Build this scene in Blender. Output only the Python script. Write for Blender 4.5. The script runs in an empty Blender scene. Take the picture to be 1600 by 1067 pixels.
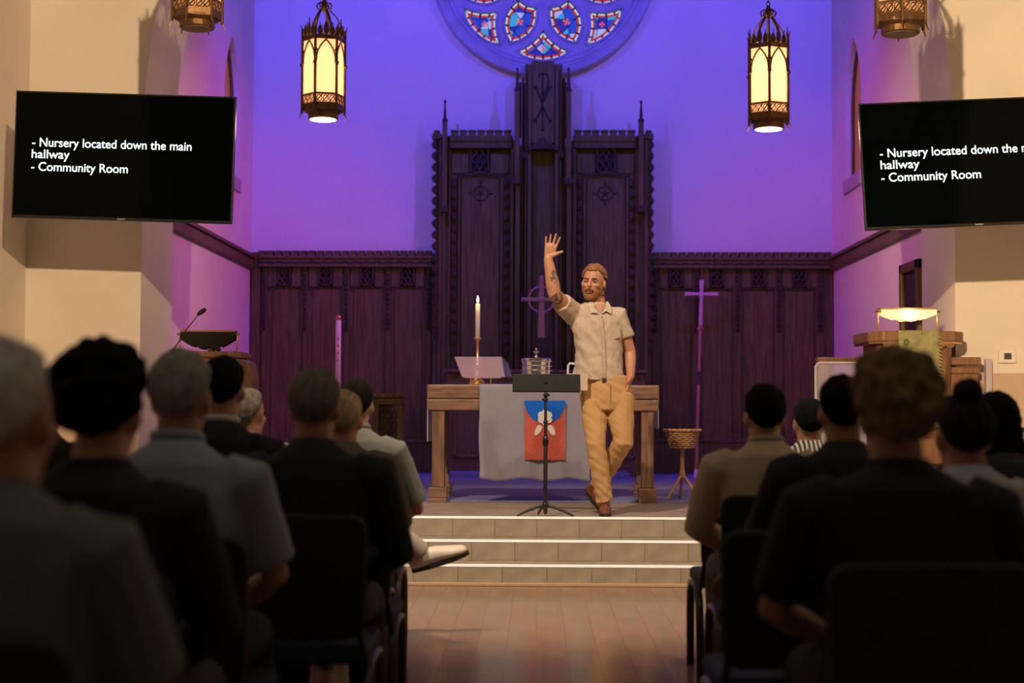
import bpy, bmesh, math, random
from mathutils import Vector, Matrix, Euler, noise
random.seed(7)
PI = math.pi
sc = bpy.context.scene
COL = sc.collection

# ------------------------------------------------------------------ camera
F = 2400.0
ZC = 1.215
cam_d = bpy.data.cameras.new('camera')
cam = bpy.data.objects.new('camera', cam_d)
COL.objects.link(cam)
RM = (Matrix.Rotation(math.atan(40 / F), 3, 'Z') @ Matrix.Rotation(PI / 2 + math.atan(104.5 / F), 3, 'X')
      @ Matrix.Rotation(.0044, 3, 'Z'))
cam.matrix_world = Matrix.Translation((0, 0, ZC)) @ RM.to_4x4()
cam_d.sensor_width = 36
cam_d.lens = 36 * F / 1600
cam_d.clip_end = 200
cam_d.dof.use_dof = True
cam_d.dof.focus_distance = 11.45
cam_d.dof.aperture_fstop = 2.0
sc.camera = cam

# ------------------------------------------------------------------ world, lamps, exposure
w = bpy.data.worlds.new('world')
sc.world = w
w.use_nodes = True
w.node_tree.nodes['Background'].inputs[0].default_value = (.9, .85, 1, 1)
w.node_tree.nodes['Background'].inputs[1].default_value = .003
sc.view_settings.view_transform = 'Standard'
sc.view_settings.look = 'None'
sc.view_settings.gamma = 1
sc.view_settings.exposure = 0
sc.view_settings.use_curve_mapping = False


def spot(name, loc, target, color, power, size, blend=.6, radius=.08):
    d = bpy.data.lights.new(name, 'SPOT')
    d.color = color
    d.energy = power
    d.spot_size = math.radians(size)
    d.spot_blend = blend
    d.shadow_soft_size = radius
    o = bpy.data.objects.new(name, d)
    COL.objects.link(o)
    o.location = loc
    o.rotation_euler = (Vector(target) - Vector(loc)).to_track_quat('-Z', 'Y').to_euler()
    return o


def point(name, loc, color, power, radius=.05):
    d = bpy.data.lights.new(name, 'POINT')
    d.color = color
    d.energy = power
    d.shadow_soft_size = radius
    o = bpy.data.objects.new(name, d)
    COL.objects.link(o)
    o.location = loc
    return o


BLUE = (.06, .055, 1)
MAG = (1, .07, .86)
WARM = (1, .76, .55)
WALLW = (1, .68, .40)
spot('chancel_blue_spot', (-2.7, 14.5, 7.6), (-1.6, 18.5, 5.0), BLUE, 980, 95, .9)
spot('chancel_blue_spot', (2.7, 14.5, 7.6), (1.6, 18.5, 5.0), BLUE, 880, 95, .9)
spot('chancel_magenta_spot', (2.6, 14.6, 5.9), (-3.5, 16.7, 2.5), MAG, 600, 56, .9)
spot('chancel_magenta_spot', (-2.6, 14.6, 5.9), (3.6, 16.6, 2.6), MAG, 500, 56, .9)
spot('stage_front_spot', (-2.4, 5.2, 7.6), (.4, 10.75, .5), WARM, 2500, 41, .55)
spot('stage_front_spot', (2.0, 5.2, 7.6), (.5, 10.45, .5), WARM, 1000, 47, .5)
spot('wall_wash_spot', (1.9, -2.0, 5.0), (-5.4, 12.8, 3.1), WALLW, 6200, 23.3, .4)
spot('wall_wash_spot', (-1.9, -2.0, 5.0), (5.5, 12.8, 3.1), WALLW, 8900, 23.3, .4)
_d = bpy.data.lights.new('house_fill', 'AREA')  # unseen overhead fill, added to lift the dark seated rows
_d.energy = 42
_d.size = 2.5
_d.color = (.92, 1, .92)
_o = bpy.data.objects.new('house_fill', _d)
COL.objects.link(_o)
_o.location = (0, 2.6, 9.9)

# ------------------------------------------------------------------ pixel helpers


def ray(px, py):
    return (RM @ Vector(((px - 800) / F, (533.5 - py) / F, -1))).normalized()


def P(px, py, Y):
    d = ray(px, py)
    return Vector((0, 0, ZC)) + d * (Y / d.y)


def PX(px, Y, py=500):
    return P(px, py, Y).x


def PZ(py, Y, px=850):
    return P(px, py, Y).z


# ------------------------------------------------------------------ materials
MATS = {}


def mat(name, col, rough=.6, metal=0, spec=.5, var=0, vscale=6, bump=0, bscale=60, stretch=None,
        emit=None, estr=0, trans=0, alpha=1, coat=0, sheen=0):
    if name in MATS:
        return MATS[name]
    m = bpy.data.materials.new(name)
    m.use_nodes = True
    nt = m.node_tree
    b = nt.nodes['Principled BSDF']
    b.inputs['Base Color'].default_value = (*col, 1)
    b.inputs['Roughness'].default_value = rough
    b.inputs['Metallic'].default_value = metal
    b.inputs['Specular IOR Level'].default_value = spec
    b.inputs['Transmission Weight'].default_value = trans
    b.inputs['Alpha'].default_value = alpha
    b.inputs['Coat Weight'].default_value = coat
    b.inputs['Sheen Weight'].default_value = sheen
    if emit:
        b.inputs['Emission Color'].default_value = (*emit, 1)
        b.inputs['Emission Strength'].default_value = estr
    if var or bump:
        tc = nt.nodes.new('ShaderNodeTexCoord')
        mp = nt.nodes.new('ShaderNodeMapping')
        nt.links.new(tc.outputs['Object'], mp.inputs[0])
        if stretch:
            mp.inputs['Scale'].default_value = stretch
    if var:
        n = nt.nodes.new('ShaderNodeTexNoise')
        n.inputs['Scale'].default_value = vscale
        n.inputs['Detail'].default_value = 5
        nt.links.new(mp.outputs[0], n.inputs['Vector'])
        r = nt.nodes.new('ShaderNodeValToRGB')
        r.color_ramp.elements[0].position = .3
        r.color_ramp.elements[1].position = .7
        r.color_ramp.elements[0].color = (*[c * (1 - var) for c in col], 1)
        r.color_ramp.elements[1].color = (*[min(1, c * (1 + var)) for c in col], 1)
        nt.links.new(n.outputs['Fac'], r.inputs[0])
        nt.links.new(r.outputs[0], b.inputs['Base Color'])
    if bump:
        n2 = nt.nodes.new('ShaderNodeTexNoise')
        n2.inputs['Scale'].default_value = bscale
        n2.inputs['Detail'].default_value = 3
        nt.links.new(mp.outputs[0], n2.inputs['Vector'])
        bp = nt.nodes.new('ShaderNodeBump')
        bp.inputs['Strength'].default_value = bump
        bp.inputs['Distance'].default_value = .02
        nt.links.new(n2.outputs['Fac'], bp.inputs['Height'])
        nt.links.new(bp.outputs[0], b.inputs['Normal'])
    MATS[name] = m
    return m


GRAIN = (9, 9, .7)
plaster = mat('plaster', (.74, .68, .58), .85, var=.04, vscale=1.5, bump=.12, bscale=25)
dado = mat('dado_paint', (.56, .42, .31), .8, var=.05, vscale=2)
stone = mat('rose_stone', (.42, .40, .44), .8, var=.15, vscale=5, bump=.3, bscale=20)
darkwood = mat('dark_oak', (.132, .098, .027), .5, spec=.3, var=.35, vscale=4, stretch=GRAIN, bump=.1, bscale=30)
carvewood = mat('carved_oak', (.06, .045, .015), .55, spec=.3, var=.3, vscale=12, bump=.2)
midwood = mat('altar_oak', (.22, .12, .075), .45, var=.4, vscale=5, stretch=(1.2, 9, 9), bump=.12, bscale=18)
legwood = mat('altar_leg_oak', (.22, .12, .075), .45, var=.4, vscale=5, stretch=GRAIN, bump=.12, bscale=18)
pulpwood = mat('pulpit_oak', (.24, .12, .06), .45, var=.3, vscale=5, stretch=GRAIN)
lightwood = mat('pale_wood', (.5, .25, .12), .5, var=.2, vscale=6, stretch=GRAIN)
wicker = mat('wicker', (.42, .22, .10), .6, var=.4, vscale=40)
brass = mat('brass', (.75, .48, .22), .28, metal=1)
chrome = mat('silver', (.85, .83, .85), .15, metal=1)
bronze = mat('lantern_bronze', (.16, .085, .035), .45, metal=.7, var=.3, vscale=20)
blackmetal = mat('black_metal', (.012, .012, .013), .45)
blackplastic = mat('black_plastic', (.008, .008, .009), .3)
screenm = mat('screen_glass', (.001, .002, .002), .07, spec=.05)
textm = mat('screen_text', (.8, .95, 1), .5, emit=(.72, .92, 1), estr=1.5)
candlem = mat('candle_wax', (.85, .78, .74), .5)
flamem = mat('candle_flame', (1, .6, .2), .5, emit=(1, .62, .22), estr=9)
whitecloth = mat('white_linen', (.8, .78, .78), .8)
greycloth = mat('grey_linen', (.28, .27, .34), .9, var=.08, vscale=90, bump=.15, bscale=300)
redfelt = mat('red_felt', (.52, .10, .07), .9, var=.12, vscale=60)
bluefelt = mat('blue_felt', (.0, .12, .66), .9, var=.4, vscale=120)
whitefelt = mat('white_felt', (.8, .76, .74), .9)
greencloth = mat('green_brocade', (.27, .255, .11), .8, var=.25, vscale=25)
carpet = mat('blue_carpet', (.22, .22, .42), .95, var=.15, vscale=40, bump=.2, bscale=300)
steptile = mat('step_tile', (.34, .29, .215), .5, var=.16, vscale=7, bump=.08, bscale=30)
grout = mat('grout', (.42, .35, .27), .8)
nosing_glow = mat('step_nosing_glow', (.9, .85, .8), .35, spec=.6, emit=(1, .84, .72), estr=.38)  # emission added so the step edges read as bright lines
floortile = mat('nave_floor_tile', (.27, .155, .095), .17, var=.2, vscale=4, spec=.55)
floorgrout = mat('nave_floor_joint', (.2, .115, .07), .3)
chairblack = mat('chair_fabric_black', (.012, .012, .012), .8)
chairblue = mat('chair_cushion_blue', (.012, .028, .05), .85, bump=.1, bscale=300)
chairframe = mat('chair_frame', (.035, .022, .014), .4)
skin = mat('skin', (.52, .27, .17), .5, var=.08, vscale=20)
skin_dark = mat('skin_dark_tone', (.40, .20, .12), .55, var=.08, vscale=20)  # darker skin colour given to several seated people


# ------------------------------------------------------------------ mesh builder
class MB:
    def __init__(s):
        s.v = []
        s.f = []

    def add(s, vs, fs):
        o = len(s.v)
        s.v += [Vector(v) for v in vs]
        s.f += [tuple(i + o for i in f) for f in fs]
        return s

    def box(s, x0, x1, y0, y1, z0, z1):
        return s.add([(x0, y0, z0), (x1, y0, z0), (x1, y1, z0), (x0, y1, z0), (x0, y0, z1), (x1, y0, z1), (x1, y1, z1), (x0, y1, z1)],
                     [(3, 2, 1, 0), (4, 5, 6, 7), (0, 1, 5, 4), (1, 2, 6, 5), (2, 3, 7, 6), (3, 0, 4, 7)])

    def prism(s, pts, y0, y1):           # polygon in x,z (counter-clockwise seen from -y), extruded along y
        n = len(pts)
        vs = [(x, y0, z) for x, z in pts] + [(x, y1, z) for x, z in pts]
        return s.add(vs, [tuple(range(n)), tuple(range(2 * n - 1, n - 1, -1))] + [((i + 1) % n, i, n + i, n + (i + 1) % n) for i in range(n)])

    def prismz(s, pts, z0, z1):
        n = len(pts)
        vs = [(x, y, z0) for x, y in pts] + [(x, y, z1) for x, y in pts]
        return s.add(vs, [tuple(range(n - 1, -1, -1)), tuple(range(n, 2 * n))] + [(i, (i + 1) % n, n + (i + 1) % n, n + i) for i in range(n)])

    def prismx(s, pts, x0, x1):          # polygon in y,z
        n = len(pts)
        vs = [(x0, y, z) for y, z in pts] + [(x1, y, z) for y, z in pts]
        return s.add(vs, [tuple(range(n - 1, -1, -1)), tuple(range(n, 2 * n))] + [(i, (i + 1) % n, n + (i + 1) % n, n + i) for i in range(n)])

    def lathe(s, prof, c=(0, 0, 0), n=24, rot=0):      # prof: (r, z)
        c = Vector(c)
        vs = []
        for r, z in prof:
            for i in range(n):
                a = rot + 2 * PI * i / n
                vs.append(c + Vector((r * math.cos(a), r * math.sin(a), z)))
        fs = []
        for k in range(len(prof) - 1):
            for i in range(n):
                j = (i + 1) % n
                fs.append((k * n + i, k * n + j, (k + 1) * n + j, (k + 1) * n + i))
        fs.append(tuple(range(n - 1, -1, -1)))
        fs.append(tuple((len(prof) - 1) * n + i for i in range(n)))
        return s.add(vs, fs)

    def loft(s, pts, rad, n=12, up=(0, 1, 0), round_ends=True, closed=False):
        pts = [Vector(p) for p in pts]
        rad = [(r, r) if not isinstance(r, (tuple, list)) else r for r in rad]
        if round_ends and not closed:
            d0 = (pts[0] - pts[1]).normalized()
            d1 = (pts[-1] - pts[-2]).normalized()
            r0, r1 = rad[0], rad[-1]
            a0, a1 = min(r0), min(r1)
            pts = [pts[0] + d0 * a0 * .95, pts[0] + d0 * a0 * .7] + pts + [pts[-1] + d1 * a1 * .7, pts[-1] + d1 * a1 * .95]
            rad = [(r0[0] * .25, r0[1] * .25), (r0[0] * .7, r0[1] * .7)] + rad + [(r1[0] * .7, r1[1] * .7), (r1[0] * .25, r1[1] * .25)]
        m = len(pts)
        vs = []
        upv = Vector(up)
        for k in range(m):
            if closed:
                t = (pts[(k + 1) % m] - pts[k - 1]).normalized()
            else:
                t = (pts[min(k + 1, m - 1)] - pts[max(k - 1, 0)]).normalized()
            a = upv.cross(t)
            if a.length < 1e-3:
                a = Vector((1, 0, 0)).cross(t)
                if a.length < 1e-3:
                    a = Vector((0, 1, 0)).cross(t)
            a.normalize()
            b = t.cross(a).normalized()
            for i in range(n):
                an = 2 * PI * i / n
                vs.append(pts[k] + a * (rad[k][0] * math.cos(an)) + b * (rad[k][1] * math.sin(an)))
        fs = []
        for k in range(m if closed else m - 1):
            k2 = (k + 1) % m
            for i in range(n):
                j = (i + 1) % n
                fs.append((k * n + i, k * n + j, k2 * n + j, k2 * n + i))
        if not closed:
            fs.append(tuple(range(n - 1, -1, -1)))
            fs.append(tuple((m - 1) * n + i for i in range(n)))
        return s.add(vs, fs)

    def ell(s, c, r, M=None, n=16, m=10):
        vs = []
        fs = []
        c = Vector(c)
        for k in range(1, m):
            ph = PI * k / m
            for i in range(n):
                a = 2 * PI * i / n
                p = Vector((r[0] * math.sin(ph) * math.cos(a), r[1] * math.sin(ph) * math.sin(a), r[2] * math.cos(ph)))
                vs.append(c + (M @ p if M else p))
        for k in range(m - 2):
            for i in range(n):
                j = (i + 1) % n
                fs.append((k * n + i, (k + 1) * n + i, (k + 1) * n + j, k * n + j))
        t = Vector((0, 0, r[2]))
        vs += [c + (M @ t if M else t), c - (M @ t if M else t)]
        T = len(vs) - 2
        for i in range(n):
            j = (i + 1) % n
            fs.append((T, i, j))
            fs.append((T + 1, (m - 2) * n + j, (m - 2) * n + i))
        return s.add(vs, fs)

    def xf(s, M):
        s.v = [M @ v for v in s.v]
        return s

    def mesh(s, name):
        me = bpy.data.meshes.new(name)
        me.from_pydata([tuple(v) for v in s.v], [], s.f)
        me.update()
        return me

    def build(s, name, m, parent=None, bev=0, smooth=False, loc=None, seg=2):
        me = s.mesh(name)
        bm = bmesh.new()
        bm.from_mesh(me)
        bmesh.ops.recalc_face_normals(bm, faces=bm.faces)
        bm.to_mesh(me)
        bm.free()
        return link(name, me, m, parent, bev, smooth, loc, seg)


def link(name, me, m, parent=None, bev=0, smooth=False, loc=None, seg=2):
    o = bpy.data.objects.new(name, me)
    if m:
        if not me.materials:
            me.materials.append(m)
    COL.objects.link(o)
    if parent:
        o.parent = parent
    if loc:
        o.location = loc
    if smooth:
        for p in me.polygons:
            p.use_smooth = True
    if bev:
        b = o.modifiers.new('bevel', 'BEVEL')
        b.width = bev
        b.segments = seg
        b.limit_method = 'ANGLE'
        b.angle_limit = .6
    return o


def tag(o, label, cat, group=None):
    o['label'] = label
    o['category'] = cat
    if group:
        o['group'] = group
    return o


def struct(o):
    o['kind'] = 'structure'
    return o


def thing(name, label, cat, loc=(0, 0, 0), rotz=0, group=None):
    o = bpy.data.objects.new(name, None)
    o.empty_display_size = .1
    COL.objects.link(o)
    o.location = loc
    o.rotation_euler = (0, 0, rotz)
    return tag(o, label, cat, group)


def copy_obj(src, parent, loc=None):
    c = src.copy()
    COL.objects.link(c)
    c.parent = parent
    if loc is not None:
        c.location = loc
    return c


def remesh(mb, voxel, smooth=4, disp=None):
    me = mb.mesh('tmp')
    bm = bmesh.new()
    bm.from_mesh(me)
    bmesh.ops.recalc_face_normals(bm, faces=bm.faces)
    bm.to_mesh(me)
    bm.free()
    o = bpy.data.objects.new('tmp', me)
    COL.objects.link(o)
    r = o.modifiers.new('r', 'REMESH')
    r.mode = 'VOXEL'
    r.voxel_size = voxel
    r.adaptivity = 0
    if smooth:
        sm = o.modifiers.new('s', 'SMOOTH')
        sm.factor = .5
        sm.iterations = smooth
    dg = bpy.context.evaluated_depsgraph_get()
    me2 = bpy.data.meshes.new_from_object(o.evaluated_get(dg))
    bpy.data.objects.remove(o)
    bpy.data.meshes.remove(me)
    if disp:
        ns = [v.normal.copy() for v in me2.vertices]
        for v, nn in zip(me2.vertices, ns):
            v.co += nn * disp(v.co, nn)
    me2.update()
    for p in me2.polygons:
        p.use_smooth = True
    return me2


# ================================================================== SETTING
ZP = .43                # chancel platform height
Y0, Y1, Y2 = 11.16, 10.87, 10.58
RIS = ZP / 3
YA0, YA1 = 12.8, 13.9   # arch wall
YB = 18.5               # back wall
XL, XR = -3.47, 3.55    # chancel side walls
NX = 4.3                # nave side walls
ZT = 10.2

# nave floor
fl = struct(MB().box(-NX, NX, -2.5, Y2 + .05, -.1, -.0012).build('floor', floorgrout))
pw, pl = .1525, .6
tcache = {}


def tile_mesh(ln):
    ln = round(ln, 3)
    if ln not in tcache:
        me_ = MB().box(.0012, pw - .0012, .0012, ln - .0012, -.006, 0).mesh('plank_tile')
        me_.materials.append(floortile)
        tcache[ln] = me_
    return tcache[ln]


for i in range(-12, 12):
    y = 5.6 - (pl / 2 if i % 2 else 0)
    while y < Y2 - .01:
        a_, b_ = max(y, 5.6), min(y + pl, Y2)
        o = bpy.data.objects.new('floor_tile', tile_mesh(b_ - a_))
        COL.objects.link(o)
        o.parent = fl
        o.location = (i * pw, a_, 0)
        y += pl
m = MB()
m.box(-NX, -12 * pw, -2.5, Y2, -.006, -.0005).box(12 * pw, NX, -2.5, Y2, -.006, -.0005).box(-12 * pw, 12 * pw, -2.5, 5.6, -.006, -.0005)
m.build('floor_field', floortile, fl)

# steps
tile_r = MB().box(.0015, .3035, 0, .01, .002, RIS - .018).mesh('riser_tile')
tile_r.materials.append(steptile)
for kx, (ya, z1) in enumerate(((Y0, ZP), (Y1, ZP - RIS), (Y2, ZP - 2 * RIS))):
    back = Y0 + .4 if kx else Y0 + .3
    st = struct(MB().box(-NX, NX, ya + .008, back, -.05, z1 - .004).build('step_tread', grout))
    MB().box(-NX, NX, ya + .03, back, z1 - .004, z1).build('tread_surface', steptile, st)
    MB().box(-NX, NX, ya - .006, ya + .034, z1 - .014, z1 + .002).build('nosing_strip', nosing_glow, st, bev=.003)
    off = (0, .15, .07)[kx]
    for i in range(-14, 14):
        o = bpy.data.objects.new('riser_tile', tile_r)
        COL.objects.link(o)
        o.parent = st
        o.location = (i * .305 + off, ya - .002, z1 - RIS)
base_strip = struct(MB().box(-NX, NX, Y2 - .02, Y2 + .01, 0, .022).build('trim_1', mat('base_trim', (.5, .35, .24), .5), bev=.004))
pf = struct(MB().box(-NX, NX, Y0 + .3, YB + .05, -.05, ZP).build('floor_chancel', steptile))
struct(MB().box(XL, XR, 12.93, YB, ZP, ZP + .012).build('carpet_chancel', carpet, bev=.004))

# walls
struct(MB().box(XL - .3, XR + .3, YB, YB + .3, ZP - .3, ZT).build('wall_back', plaster))
struct(MB().box(-NX - .3, -NX, -2.5, YA0, -.1, ZT).build('wall_left', plaster))
struct(MB().box(NX, NX + .3, -2.5, YA0, -.1, ZT).build('wall_right', plaster))
struct(MB().box(-NX - .3, NX + .3, -2.8, -2.5, -.1, ZT).build('wall_rear', plaster))
struct(MB().box(-NX - .3, NX + .3, -2.8, YB + .3, ZT, ZT + .2).build('ceiling', plaster))

# arch wall (one piece with pointed opening)
AL, AR = -3.33, 3.47
spring = 3.55
cx = (AL + AR) / 2
half = (AR - AL) / 2
Ra = 5.4
pts = [(-NX - .3, ZP), (AL, ZP), (AL, spring)]
amax = math.acos((Ra - half) / Ra)
for i in range(1, 15):
    a = amax * i / 14
    pts.append((AL + Ra - Ra * math.cos(a), spring + Ra * math.sin(a)))
for i in range(13, -1, -1):
    a = amax * i / 14
    pts.append((AR - Ra + Ra * math.cos(a), spring + Ra * math.sin(a)))
pts += [(AR, ZP), (NX + .3, ZP), (NX + .3, ZT), (-NX - .3, ZT)]
aw = MB().prism(pts, YA0, YA1).build('wall_arch', plaster)
bm = bmesh.new()
bm.from_mesh(aw.data)
bmesh.ops.triangulate(bm, faces=[f for f in bm.faces if len(f.verts) > 4])
bm.to_mesh(aw.data)
bm.free()
struct(aw)
dz = PZ(578, YA0)
struct(MB().box(AR + .003, NX, YA0 - .012, YA0, ZP, PZ(583, YA0, 1550)).build('trim_2', dado))
struct(MB().box(-NX, AL - .003, YA0 - .012, YA0, ZP, PZ(574, YA0, 120)).build('trim_3', dado))


# chancel side walls with lancet opening
def lancet(yc, hw, zs, zt, n=8):
    """outline from sill to apex on the +y side: list of (y,z)"""
    rise = 1.9 * hw
    zb = zt - rise
    R = (rise * rise + hw * hw) / (2 * hw)
    a1 = math.asin(rise / R)
    out = [(yc + hw, zs)]
    for i in range(n + 1):
        a = a1 * i / n
        out.append((yc + hw - R + R * math.cos(a), zb + R * math.sin(a)))
    return out


amber = mat('amber_glass', (.30, .10, .05), .4, emit=(.8, .22, .08), estr=.16)
sillm = mat('sill_stone', (.45, .38, .36), .8)


def side_wall(name, x, sgn, yc, hw, zs, zt, wname):
    right = lancet(yc, hw, zs, zt)
    left = [(2 * yc - y, z) for y, z in right]
    A = [(yc, ZP - .1), (YB + .3, ZP - .1), (YB + .3, ZT), (yc, ZT)] + list(reversed(right)) + [(yc, zs)]
    B = [(yc, ZP - .1), (yc, zs)] + left + [(yc, ZT), (YA1, ZT), (YA1, ZP - .1)]
    m = MB()
    x0, x1 = (x - .4, x) if sgn < 0 else (x, x + .4)
    m.prismx(A, x0, x1)
    m.prismx(B, x0, x1)
    o = m.build(name, plaster)
    bm = bmesh.new()
    bm.from_mesh(o.data)
    bmesh.ops.triangulate(bm, faces=[f for f in bm.faces if len(f.verts) > 4])
    bm.to_mesh(o.data)
    bm.free()
    struct(o)
    wn = struct(thing(wname, 'tall pointed lancet window', 'window'))
    del wn['label'], wn['category']
    outl = right + list(reversed(left))
    xx = x + sgn * .10
    MB().prismx(outl, min(xx, xx + sgn * .02), max(xx, xx + sgn * .02)).build('pane', amber, wn)
    fr = MB()
    ring = [Vector((xx - sgn * .02, y, z)) for y, z in outl]
    fr.loft(ring, [.022] * len(ring), n=6, closed=True, up=(1, 0, 0))
    fr.build('window_frame', darkwood, wn)
    MB().box(min(x - sgn * .03, x + sgn * .3), max(x - sgn * .03, x + sgn * .3), yc - hw - .04, yc + hw + .04, zs - .16, zs).build('window_sill', sillm, wn, bev=.01)


side_wall('wall_chancel_left', XL, -1, 17.2, .42, 3.85, 5.42, 'window_2')
side_wall('wall_chancel_right', XR, 1, 17.25, .42, 3.85, 5.42, 'window_3')

# sloping-looking chair rails on the chancel side walls
for nm, x, sg in (('trim_4', XL, 1), ('trim_5', XR, -1)):
    z = PZ(410, YB, 400)
    a, b = sorted((x, x + sg * .05))
    a2, b2 = sorted((x, x + sg * .08))
    m = MB().box(a, b, YA1, YB - .12, z - .09, z + .03).box(a2, b2, YA1, YB - .12, z + .03, z + .075)
    struct(m.build(nm, darkwood, bev=.01))

# doorway in the right chancel wall
dr = struct(thing('door_1', 'x', 'x'))
del dr['label'], dr['category']
dy0, dy1, dzt = 14.2, 14.92, PZ(410, 14.6, 1424)
MB().box(XR - .012, XR + .002, dy0 + .09, dy1 - .09, ZP, dzt - .09).build('door_leaf', mat('door_wood', (.05, .03, .02), .5, var=.2, stretch=GRAIN), dr)
for a, b, c, d in ((dy0, dy0 + .09, ZP, dzt), (dy1 - .09, dy1, ZP, dzt), (dy0, dy1, dzt - .09, dzt)):
    MB().box(XR - .05, XR + .002, a, b, c, d).build('door_frame', darkwood, dr, bev=.008)
MB().ell((XR - .045, dy0 + .17, ZP + 1.0), (.025, .025, .025), n=10, m=6).build('door_handle', brass, dr, smooth=True)

# ================================================================== ROSE WINDOW
YR = YB - .02
SR = F / YB
rc = P(849, -52, YB)


def rp(x, r_down):         # px offsets (x right, y down) from the rose centre -> wall x,z
    return (rc.x + x / SR, rc.z - r_down / SR)


def rot2(p, a):
    return (p[0] * math.cos(a) - p[1] * math.sin(a), p[0] * math.sin(a) + p[1] * math.cos(a))


leafpts = [(-16, 66), (0, 69), (16, 66), (21.5, 80), (24, 95), (20.5, 110), (12, 122), (0, 132), (-12, 122), (-20.5, 110), (-24, 95), (-21.5, 80)]
fanpts = [(0, 103), (7, 113), (17, 123), (28, 130.5), (40, 136), (27, 145), (14, 148.5), (0, 150), (-14, 148.5), (-27, 145), (-40, 136), (-28, 130.5), (-17, 123), (-7, 113)]
rose = struct(thing('window_1', 'x', 'x'))
del rose['label'], rose['category']
rose.location = (rc.x, YR, rc.z)


def to_local(pts):
    return [(x / SR, -y / SR) for x, y in pts]


def inset(pts, d):
    n = len(pts)
    cxm = sum(p[0] for p in pts) / n
    cym = sum(p[1] for p in pts) / n
    out = []
    for i in range(n):
        p0, p1, p2 = Vector(pts[i - 1]), Vector(pts[i]), Vector(pts[(i + 1) % n])
        e1, e2 = (p1 - p0).normalized(), (p2 - p1).normalized()
        n1, n2 = Vector((-e1.y, e1.x)), Vector((-e2.y, e2.x))
        b = (n1 + n2)
        b = b.normalized() if b.length > 1e-4 else n1
        if b.dot(Vector((cxm, cym)) - p1) < 0 and len(pts) == 12:
            b = -b
        c = max(.45, b.dot(n1 if n1.dot(b) > 0 else -n1))
        out.append(tuple(p1 + b * d / c))
    return out


def area2(pts):
    return sum(pts[i - 1][0] * pts[i][1] - pts[i][0] * pts[i - 1][1] for i in range(len(pts)))


def clip(pts, nx, ny, d):      # keep nx*x+ny*y<=d
    out = []
    for i in range(len(pts)):
        a, b = pts[i - 1], pts[i]
        da, db = nx * a[0] + ny * a[1] - d, nx * b[0] + ny * b[1] - d
        if da <= 0:
            out.append(a)
        if (da < 0 < db) or (db < 0 < da):
            t = da / (da - db)
            out.append((a[0] + (b[0] - a[0]) * t, a[1] + (b[1] - a[1]) * t))
    res = []
    for p in out:
        if not res or (Vector(p) - Vector(res[-1])).length > 1e-3:
            res.append(p)
    return res


def gl(name, c, e):
    return mat(name, tuple(q * .12 for q in c), .25, emit=c, estr=e * .8)


g_blue = gl('glass_blue', (.02, .06, .62), 1.0)
g_deep = gl('glass_deep_blue', (.03, .02, .45), .9)
g_cyan = gl('glass_cyan', (.04, .38, .72), 1.0)
g_pale = gl('glass_pale', (.42, .5, .95), 1.0)
g_red = gl('glass_red', (.75, .06, .04), .75)
g_white = gl('glass_white', (.72, .9, .95), .9)
leadm = mat('lead_came', (.01, .01, .015), .6)
pal = [g_blue, g_deep, g_cyan, g_blue, g_pale, g_deep, g_blue, g_cyan, g_blue, g_pale, g_deep]
outlines = []
for kk in range(16):
    base = leafpts if kk % 2 else fanpts
    if area2(base) < 0:
        base = base[::-1]
    ang = kk * PI / 8
    outlines.append([rot2(p, ang) for p in base])
    inview = kk in (0, 1, 2, 3, 13, 14, 15)

    def place(pts):
        return to_local([rot2(p, ang) for p in pts])

    in1, in2, in3 = inset(base, 1.0), inset(base, 3.4), inset(base, 6.8)
    # lead backing
    MB().prism(place(base), .016, .03).build('lead_backing', leadm, rose)
    bw, br = MB(), MB()
    for A, B, M_, gap in ((in1, in2, bw, .10), (in2, in3, br, .08)):
        n = len(A)
        for i in range(n):
            a0, a1, b0, b1 = Vector(A[i]), Vector(A[(i + 1) % n]), Vector(B[i]), Vector(B[(i + 1) % n])
            q = [a0.lerp(a1, gap), a0.lerp(a1, 1 - gap), b0.lerp(b1, 1 - gap), b0.lerp(b1, gap)]
            q = [tuple(v * .94 + sum(q, Vector((0, 0))) / 4 * .06) for v in q]
            M_.prism(place(q), .008, .017)
    o = bw.build('white_glass_border', g_white, rose)
    o = br.build('red_glass_border', g_red, rose)
    cy = 96 if kk % 2 else 131
    cells = [in3]
    cuts = ([(1, .12, 11), (.35, 1, 80), (-.45, 1, 91), (.5, 1, 104), (-.3, 1, 116)] if kk % 2 else [(1, 0, 0), (.8, 1, 122), (-.8, 1, 124), (.9, 1, 141), (-.9, 1, 140)])
    for nx, ny, d in cuts:
        nc = []
        for c in cells:
            for s in (1, -1):
                q = clip(c, s * nx, s * ny, s * d)
                if len(q) >= 3 and abs(area2(q)) > 22:
                    nc.append(q)
        cells = nc
    for ci, c in enumerate(cells):
        mid = (sum(p[0] for p in c) / len(c), sum(p[1] for p in c) / len(c))
        c = [(mid[0] + (p[0] - mid[0]) * .9, mid[1] + (p[1] - mid[1]) * .9) for p in c]
        MB().prism(place(c), .008, .017).build('pane', pal[(ci * 3 + kk) % len(pal)], rose)
    r = 5.2 if kk % 2 else 4.2
    m = MB()
    for q in range(4):
        a = q * PI / 2 + PI / 4
        sq = [(cos, sin) for cos, sin in ((0, 0), (r * math.cos(a - .42), r * math.sin(a - .42)), (r * 1.12 * math.cos(a), r * 1.12 * math.sin(a)), (r * math.cos(a + .42), r * math.sin(a + .42)))]
        m.prism(place([(x, y + cy) for x, y in sq]), .003, .012)
    m.build('cross_flower', mat('glass_orange_red', (.12, .02, .01), .3, emit=(.9, .12, .06), estr=.9), rose)
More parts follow.
